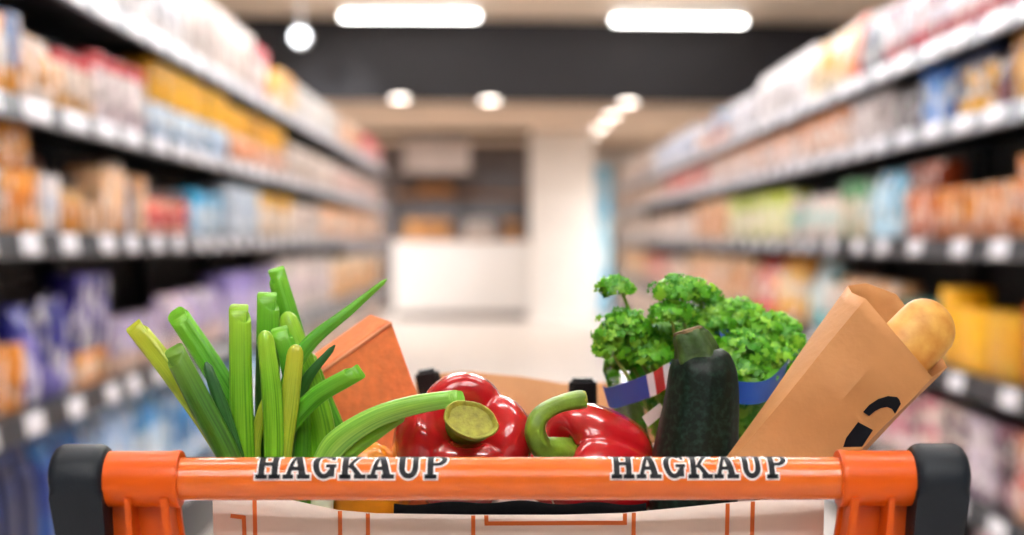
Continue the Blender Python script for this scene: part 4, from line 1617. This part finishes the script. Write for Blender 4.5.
ZD = 1.03
root = empty('courgette', at(695, 500, ZD), 'dark green courgette standing upright in front of the parsley, cut stem on top', 'courgette')
bm = bmesh.new()
zs_ = [(348.5, 702, 8), (350, 702, 16), (353.5, 702.5, 23.5), (359, 703, 29), (368, 703, 33), (380, 703, 35), (395, 702.5, 36.5), (415, 700.5, 38.5), (440, 697.5, 41), (470, 695, 43), (560, 692, 44), (640, 690, 42), (675, 690, 34), (684, 690, 18)]
zq = catmull([(p, c, r) for p, c, r in zs_], 5)
zp = [at(q.y, q.x, ZD) for q in zq]
zr = [q.z * ZD / F for q in zq]
tube(bm, zp, zr, 60, 1.0, (0, 1, 0), ridge=lambda th: 1 + 0.012 * cos(10 * th) + 0.010 * cos(5 * th + 0.5))
link('body', bm, courgette_mat(), root, 80)
bm = bmesh.new()
M_zstem = pmat('courgette_stem_green', '34501f', 0.5, var=0.35, scale=120, bump=0.4, bscale=260)
sp_ = catmull([at(699, 363, ZD - .004), at(697, 356, ZD - 0.004), at(694, 346, ZD - .005), at(690, 337, ZD - .006), at(688, 331, ZD - .006)], 6)
nn = len(sp_)
tube(bm, sp_, [interp([(0, 22), (.2, 22.5), (.35, 21.5), (.6, 19), (.85, 16.5), (1, 14.5)], i / (nn - 1)) * ZD / F for i in range(nn)], 40, 0.9, (0, 1, 0), ridge=lambda th: 1 + 0.10 * cos(5 * th + 1.0))
st = link('stem', bm, M_zstem, root, 50)
bm = bmesh.new()
tdir = (sp_[-1] - sp_[-4]).normalized()
lathe(bm, [(14.6 * ZD / F, -0.0006), (13.5 * ZD / F, 0.0014), (8 * ZD / F, 0.0004), (0.0005, -0.0002)], 28, Matrix.Translation(sp_[-1]) @ tdir.to_track_quat('Z', 'Y').to_matrix().to_4x4(), ridge=lambda th, z: 1 + 0.09 * cos(5 * th))
link('stem_cut', bm, pmat('dry_cut_stem', '6e5a38', 0.7, var=0.35, scale=150, bump=0.5, bscale=300), st, 60)

# ================================================================== PARSLEY IN ITS SLEEVE
def parsley_mat():
    m = bpy.data.materials.new('curly_parsley_leaf')
    m.use_nodes = True
    nt = m.node_tree
    b = nt.nodes['Principled BSDF']
    g = nt.nodes.new('ShaderNodeNewGeometry')
    r = nt.nodes.new('ShaderNodeValToRGB')
    r.color_ramp.elements[0].color = (*rgb('3d9414'), 1)
    r.color_ramp.elements[1].color = (*rgb('9ad63a'), 1)
    e = r.color_ramp.elements.new(0.5)
    e.color = (*rgb('66b822'), 1)
    nt.links.new(g.outputs['Random Per Island'], r.inputs['Fac'])
    nt.links.new(r.outputs['Color'], b.inputs['Base Color'])
    b.inputs['Roughness'].default_value = 0.35
    tr = nt.nodes.new('ShaderNodeBsdfTranslucent')
    nt.links.new(r.outputs['Color'], tr.inputs['Color'])
    mx = nt.nodes.new('ShaderNodeMixShader')
    mx.inputs[0].default_value = 0.28
    nt.links.new(b.outputs[0], mx.inputs[1]); nt.links.new(tr.outputs[0], mx.inputs[2])
    nt.links.new(mx.outputs[0], nt.nodes['Material Output'].inputs['Surface'])
    return m


def film_mat():
    m = bpy.data.materials.new('clear_plastic_film')
    m.use_nodes = True
    nt = m.node_tree
    nt.nodes.remove(nt.nodes['Principled BSDF'])
    tr = nt.nodes.new('ShaderNodeBsdfTransparent')
    tr.inputs[0].default_value = (0.93, 0.95, 0.95, 1)
    gl = nt.nodes.new('ShaderNodeBsdfGlossy')
    gl.inputs['Roughness'].default_value = 0.12
    fr = nt.nodes.new('ShaderNodeFresnel')
    fr.inputs[0].default_value = 1.3
    mx = nt.nodes.new('ShaderNodeMixShader')
    nt.links.new(fr.outputs[0], mx.inputs[0])
    nt.links.new(tr.outputs[0], mx.inputs[1]); nt.links.new(gl.outputs[0], mx.inputs[2])
    nt.links.new(mx.outputs[0], nt.nodes['Material Output'].inputs['Surface'])
    return m


PY = 1.135
root = empty('parsley_bunch', at(700, 520, PY), 'bunch of curly green parsley in a clear sleeve with blue band, behind the courgette', 'parsley')
rnd = random.Random(21)


def leaflet(t, c, nrm, size):
    nrm = nrm.normalized()
    ref = Vector((rnd.uniform(-1, 1), rnd.uniform(-1, 1), rnd.uniform(-1, 1)))
    u = (ref - nrm * ref.dot(nrm)).normalized()
    v = nrm.cross(u)
    ctr = t.verts.new(c)
    n = 12
    ph = rnd.uniform(0, 6)
    fan = 2 * pi * 0.86
    r1, r2 = [], []
    for k in range(n + 1):
        th = fan * k / n
        lobe = 0.80 + 0.28 * abs(sin(th * 2.5 + ph))
        ruf = sin(th * 7 + ph) * 0.42
        a = size * 0.5
        b = size * lobe
        d_ = u * cos(th) + v * sin(th)
        r1.append(t.verts.new(c + d_ * a + nrm * size * (0.10 + ruf * 0.35)))
        r2.append(t.verts.new(c + d_ * b + nrm * size * (-0.05 + ruf + rnd.uniform(-.12, .12))))
    for k in range(n):
        t.faces.new((ctr, r1[k], r1[k + 1]))
        t.faces.new((r1[k], r2[k], r2[k + 1], r1[k + 1]))


t = bmesh.new()
sprigs = [  # px, py, distance, half-width px, half-height px, leaflets
    (616, 288, 1.10, 19, 11, 34), (682, 291, 1.09, 30, 15, 60), (708, 296, 1.12, 14, 9, 22), (672, 314, 1.085, 22, 12, 46), (625, 332, 1.10, 31, 20, 80), (608, 348, 1.10, 14, 18, 36), (640, 343, 1.110, 30, 20, 90), (652, 356, 1.105, 24, 11, 60),
    (626, 362, 1.135, 16, 8, 26), (735, 318, 1.13, 32, 18, 80), (712, 322, 1.12, 26, 22, 70), (758, 335, 1.125, 28, 22, 85), (782, 338, 1.13, 20, 22, 70), (745, 355, 1.10, 32, 22, 95),
    (775, 362, 1.115, 24, 20, 75), (745, 372, 1.095, 22, 16, 55), (700, 345, 1.12, 34, 22, 70), (664, 336, 1.12, 28, 16, 50), (790, 356, 1.14, 14, 14, 30)]
for (px, py, d, hw, hh, n) in sprigs:
    c0 = at(px, py, d)
    for k in range(int(n * 2.3)):
        z = rnd.uniform(-0.35, 1)
        th = rnd.uniform(0, 2 * pi)
        rr = sqrt(max(0, 1 - z * z)) * rnd.uniform(0.5, 1.14)
        z *= rnd.uniform(0.7, 1.2)
        dirv = Vector((rr * cos(th), rr * sin(th), z))
        p = c0 + Vector((dirv.x * hw * d / F, dirv.y * min(hw, 24) * d / F, dirv.z * hh * d / F))
        leaflet(t, p, dirv + Vector((0, -0.35, 0.35)) + Vector((rnd.uniform(-.4, .4), rnd.uniform(-.4, .4), rnd.uniform(-.3, .3))), rnd.uniform(0.0028, 0.0052))
# leaves inside the sleeve, lower down
for k in range(420):
    f = rnd.uniform(0, 1)
    py = 368 + 99 * f
    d = rnd.uniform(1.085, 1.17)
    hw = 82 - 48 * f
    px = 704 + rnd.uniform(-1, 1) * hw
    d = max(d, 1.135 + 0.02 * rnd.random()) if px < 668 else d
    if px < 668:
        px = 704 + (px - 704) * 0.86
    leaflet(t, at(px, py, d), Vector((rnd.uniform(-.6, .6), -0.8, rnd.uniform(-.3, .6))), rnd.uniform(0.006, 0.0095))
fo = link('foliage', t, parsley_mat(), root, smooth=False)
fo.data.shade_smooth()
M_pst = pmat('parsley_stalk', '8fb54a', 0.45, var=0.15)
base = at(702, 560, PY)
for (px, py, d, hw, hh, n) in sprigs:
    bm = bmesh.new()
    top = at(px + (6 if px < 660 else 0), py + hh * 0.4, d)
    mid = (top * 0.55 + base * 0.45) + Vector((0, 0.004, 0.02))
    tube(bm, catmull([base + Vector(((px - 700) / F * .15, 0, 0)), mid, top], 8), 0.0014, 8)
    link('stalk', bm, M_pst, root, 60)
# sleeve: cone from a small foot to the wavy rim
loop = [(605, 388, 1.125), (628, 383, 1.102), (652, 374, 1.085), (676, 363, 1.076), (712, 374, 1.072), (742, 383, 1.072), (768, 380, 1.078), (788, 360, 1.098), (800, 344, 1.13),
        (776, 330, 1.185), (725, 323, 1.205), (672, 324, 1.205), (630, 332, 1.185), (610, 346, 1.15), (603, 368, 1.125)]
L3 = [at(*p) for p in loop]
NL_ = len(L3)


def loop_pt(s):
    i = int(math.floor(s)) % NL_
    f = s - math.floor(s)
    a, b, c, d = (L3[(i + k - 1) % NL_] for k in range(4))
    return 0.5 * ((2 * b) + (c - a) * f + (2 * a - 5 * b + 4 * c - d) * f * f + (3 * b - a - 3 * c + d) * f ** 3)


cen = at(703, 362, 1.13)
foot = Vector((cen.x + 0.008, cen.y - 0.004, 0.80))


def cone_pt(s, v):
    """v = 0 at the rim, 1 at the foot."""
    top = loop_pt(s)
    d = top - cen
    d.z = 0
    bot = foot + d * 0.15
    return top + (bot - top) * (v if v < 0.1 else v ** 0.85 - 0.1 ** 0.85 + 0.1)


NS = NL_ * 8
bm = bmesh.new()
rows = [[bm.verts.new(cone_pt(NL_ * i / NS, v)) for i in range(NS)] for v in (0, .06, .15, .28, .42, .58, .75, .9, 1)]
for j in range(len(rows) - 1):
    for i in range(NS):
        bm.faces.new((rows[j][i], rows[j][(i + 1) % NS], rows[j + 1][(i + 1) % NS], rows[j + 1][i]))
bm.faces.new(rows[-1])
link('clear_sleeve', bm, film_mat(), root, 60)
M_blue = pmat('blue_printed_film', '1d4fa8', 0.3, coat=0.3)
M_wf = pmat('white_printed_film', 'eceff4', 0.3, coat=0.3)
M_rf = pmat('red_printed_film', 'b8322c', 0.3, coat=0.3)
bm = bmesh.new()
NSB = NL_ * 24
for i in range(NSB):
    s0, s1 = NL_ * i / NSB, NL_ * (i + 1) / NSB
    f = (s0 + s1) / 2
    i0 = int(f) % NL_
    px = loop[i0][0] + (loop[(i0 + 1) % NL_][0] - loop[i0][0]) * (f - int(f))
    if f > 13.3 and f < 14.85:
        continue                                   # bare film on this side
    mi = 0
    if f < 4:
        if 647 < px < 654.5 or 663.5 < px < 671:
            mi = 1
        elif 654.5 <= px <= 663.5:
            mi = 2
    elif 7 <= f < 9:
        mi = 1 if (px < 789 or px > 796) else 0
    def bp(s, v):
        p = cone_pt(s, v)
        d = p - cen
        d.z = 0
        return p + d.normalized() * 0.0006
    vb = 0.062
    q = [bm.verts.new(bp(s0, -0.004)), bm.verts.new(bp(s1, -0.004)), bm.verts.new(bp(s1, vb)), bm.verts.new(bp(s0, vb))]
    bm.faces.new(q).material_index = mi
bmesh.ops.remove_doubles(bm, verts=bm.verts, dist=1e-6)
link('printed_band', bm, [M_blue, M_wf, M_rf], root, 60)
bm = bmesh.new()
t = bmesh.new()
q = [(642, 417), (660, 403), (666, 412), (648, 427)]
D_T = 1.058
fr = [t.verts.new(at(x, y, D_T)) for x, y in q]
bk = [t.verts.new(at(x, y, D_T) + Vector((0, 0.0006, 0))) for x, y in q]
t.faces.new(fr); t.faces.new(bk[::-1])
for k in range(4):
    t.faces.new((fr[k], bk[k], bk[(k + 1) % 4], fr[(k + 1) % 4]))
merge(bm, t)
link('sticker', bm, pmat('off_white_sticker', 'dccbc2', 0.5, var=0.08, scale=200), root, 30)

# ================================================================== BAGUETTE AND ITS PAPER SLEEVE
M_sleeve = pmat('brown_bread_paper', 'b9804a', 0.7, var=0.06, scale=40, bump=0.25, bscale=140)
root = empty('bread_sleeve', at(760, 470, 0.99), 'brown paper bread sleeve with black printed mark, slanting beside the parsley', 'paper sleeve')
# top ring (photo place, distance) and the direction the sleeve runs down
ring = [(866, 299, 0.985), (897, 336, 0.978), (932, 377, 0.985), (947, 367, 1.015), (931, 338, 1.040), (896, 294, 1.046), (866, 283, 1.040), (848, 286, 1.030), (852, 293, 1.008)]
bot = [(712, 486, 0.969), (765, 487, 0.964), (822, 489, 0.969), (826, 489, 0.984), (800, 489, 0.994), (740, 489, 0.991), (712, 489, 0.988), (705, 489, 0.984), (707, 488, 0.977)]
bm = bmesh.new()
N1 = len(ring)
rows = []
NVS = 18
for j in range(NVS + 1):
    v = j / NVS
    row = []
    for (a, b) in zip(ring, bot):
        p = at(*a) * (1 - v) + at(*b) * v
        row.append(p)
    # soft crumple
    rows.append([bm.verts.new(p + Vector((0, 0.0016 * sin(9 * v + k * 1.7) * min(1, 4 * v), 0))) for k, p in enumerate(row)])
for j in range(NVS):
    for i in range(N1):
        bm.faces.new((rows[j][i], rows[j][(i + 1) % N1], rows[j + 1][(i + 1) % N1], rows[j + 1][i]))
bm.faces.new(rows[-1])
ob = link('paper', bm, M_sleeve, root, 25)
sm = ob.modifiers.new('thickness', 'SOLIDIFY')
sm.thickness = 0.0005
sm.offset = 1
# black printed mark on the front face, near the lower edge


def face_pt(px, py):
    """Point of the sleeve's front face seen at a photo place (two strips: ring 0-1 and 1-2)."""
    from mathutils.geometry import intersect_line_plane
    o_ = cam.location
    d_ = at(px, py, 1.0)
    tri = (at(*ring[1]), at(*ring[2]), at(*bot[1])) if True else None
    nrm_ = (tri[1] - tri[0]).cross(tri[2] - tri[0]).normalized()
    p = intersect_line_plane(o_, d_, tri[0], nrm_)
    return p + (o_ - p).normalized() * 0.0022


bm = bmesh.new()
# crescent: outer and inner arcs
outer = [(863, 412), (869, 405), (878, 399), (888, 396), (897, 397), (902, 402)]
inner = [(869, 416), (875, 411), (881, 408), (887, 407), (892, 409), (895, 414)]
vo = [bm.verts.new(face_pt(*p)) for p in outer]
vi = [bm.verts.new(face_pt(*p)) for p in inner]
for k in range(5):
    bm.faces.new((vo[k], vo[k + 1], vi[k + 1], vi[k]))
pm = link('printed_mark', bm, M_ink, root, smooth=False)
bm = bmesh.new()
bm.faces.new([bm.verts.new(face_pt(*p)) for p in ((846, 438), (858, 422), (873, 430), (862, 447), (843, 447))])
link('printed_mark', bm, M_ink, root, smooth=False)


def crust_mat():
    m = bpy.data.materials.new('baguette_crust')
    m.use_nodes = True
    nt = m.node_tree
    b = nt.nodes['Principled BSDF']
    tc = nt.nodes.new('ShaderNodeTexCoord')
    n1 = nt.nodes.new('ShaderNodeTexNoise'); n1.inputs['Scale'].default_value = 55; n1.inputs['Detail'].default_value = 6
    nt.links.new(tc.outputs['Object'], n1.inputs['Vector'])
    r = nt.nodes.new('ShaderNodeValToRGB')
    r.color_ramp.elements[0].position = 0.3; r.color_ramp.elements[0].color = (*rgb('c07a28'), 1)
    r.color_ramp.elements[1].position = 0.72; r.color_ramp.elements[1].color = (*rgb('e6b45c'), 1)
    nt.links.new(n1.outputs['Fac'], r.inputs['Fac'])
    nt.links.new(r.outputs['Color'], b.inputs['Base Color'])
    b.inputs['Roughness'].default_value = 0.45
    bp = nt.nodes.new('ShaderNodeBump'); bp.inputs['Strength'].default_value = 0.35; bp.inputs['Distance'].default_value = 0.002
    nt.links.new(n1.outputs['Fac'], bp.inputs['Height'])
    nt.links.new(bp.outputs['Normal'], b.inputs['Normal'])
    return m


tipc = at(923, 331, 1.012)
low = at(790, 466, 0.982)
dirb = (tipc - low).normalized()
path, rad = [], []
R0 = 31.5 * 1.01 / F
for i in range(15):
    f = i / 14
    path.append(low + (tipc - low) * f); rad.append(R0 * (0.50 + 0.50 * min(1, f * 1.6)))
for q in (0.25, 0.45, 0.62, 0.76, 0.87, 0.95, 0.99, 1.0):
    path.append(tipc + dirb * R0 * 1.05 * q); rad.append(R0 * max(0.06, sqrt(1 - q ** 2.2)))
bm = bmesh.new()
tube(bm, path, rad, 36, 0.66, (0, 1, 0), ridge=lambda th: 1 + 0.02 * cos(3 * th))
tag(link('baguette', bm, crust_mat(), smooth=80), 'golden baguette end poking out of the brown paper sleeve', 'baguette')

# ================================================================== WORLD AND VIEW
w = bpy.data.worlds.new('store_air')
scene.world = w
w.use_nodes = True
w.node_tree.nodes['Background'].inputs[0].default_value = (0.9, 0.92, 1, 1)
w.node_tree.nodes['Background'].inputs[1].default_value = 0.05
vs = scene.view_settings
vs.view_transform = 'Standard'
vs.look = 'None'
vs.gamma = 1
vs.use_curve_mapping = False
vs.exposure = 0.74
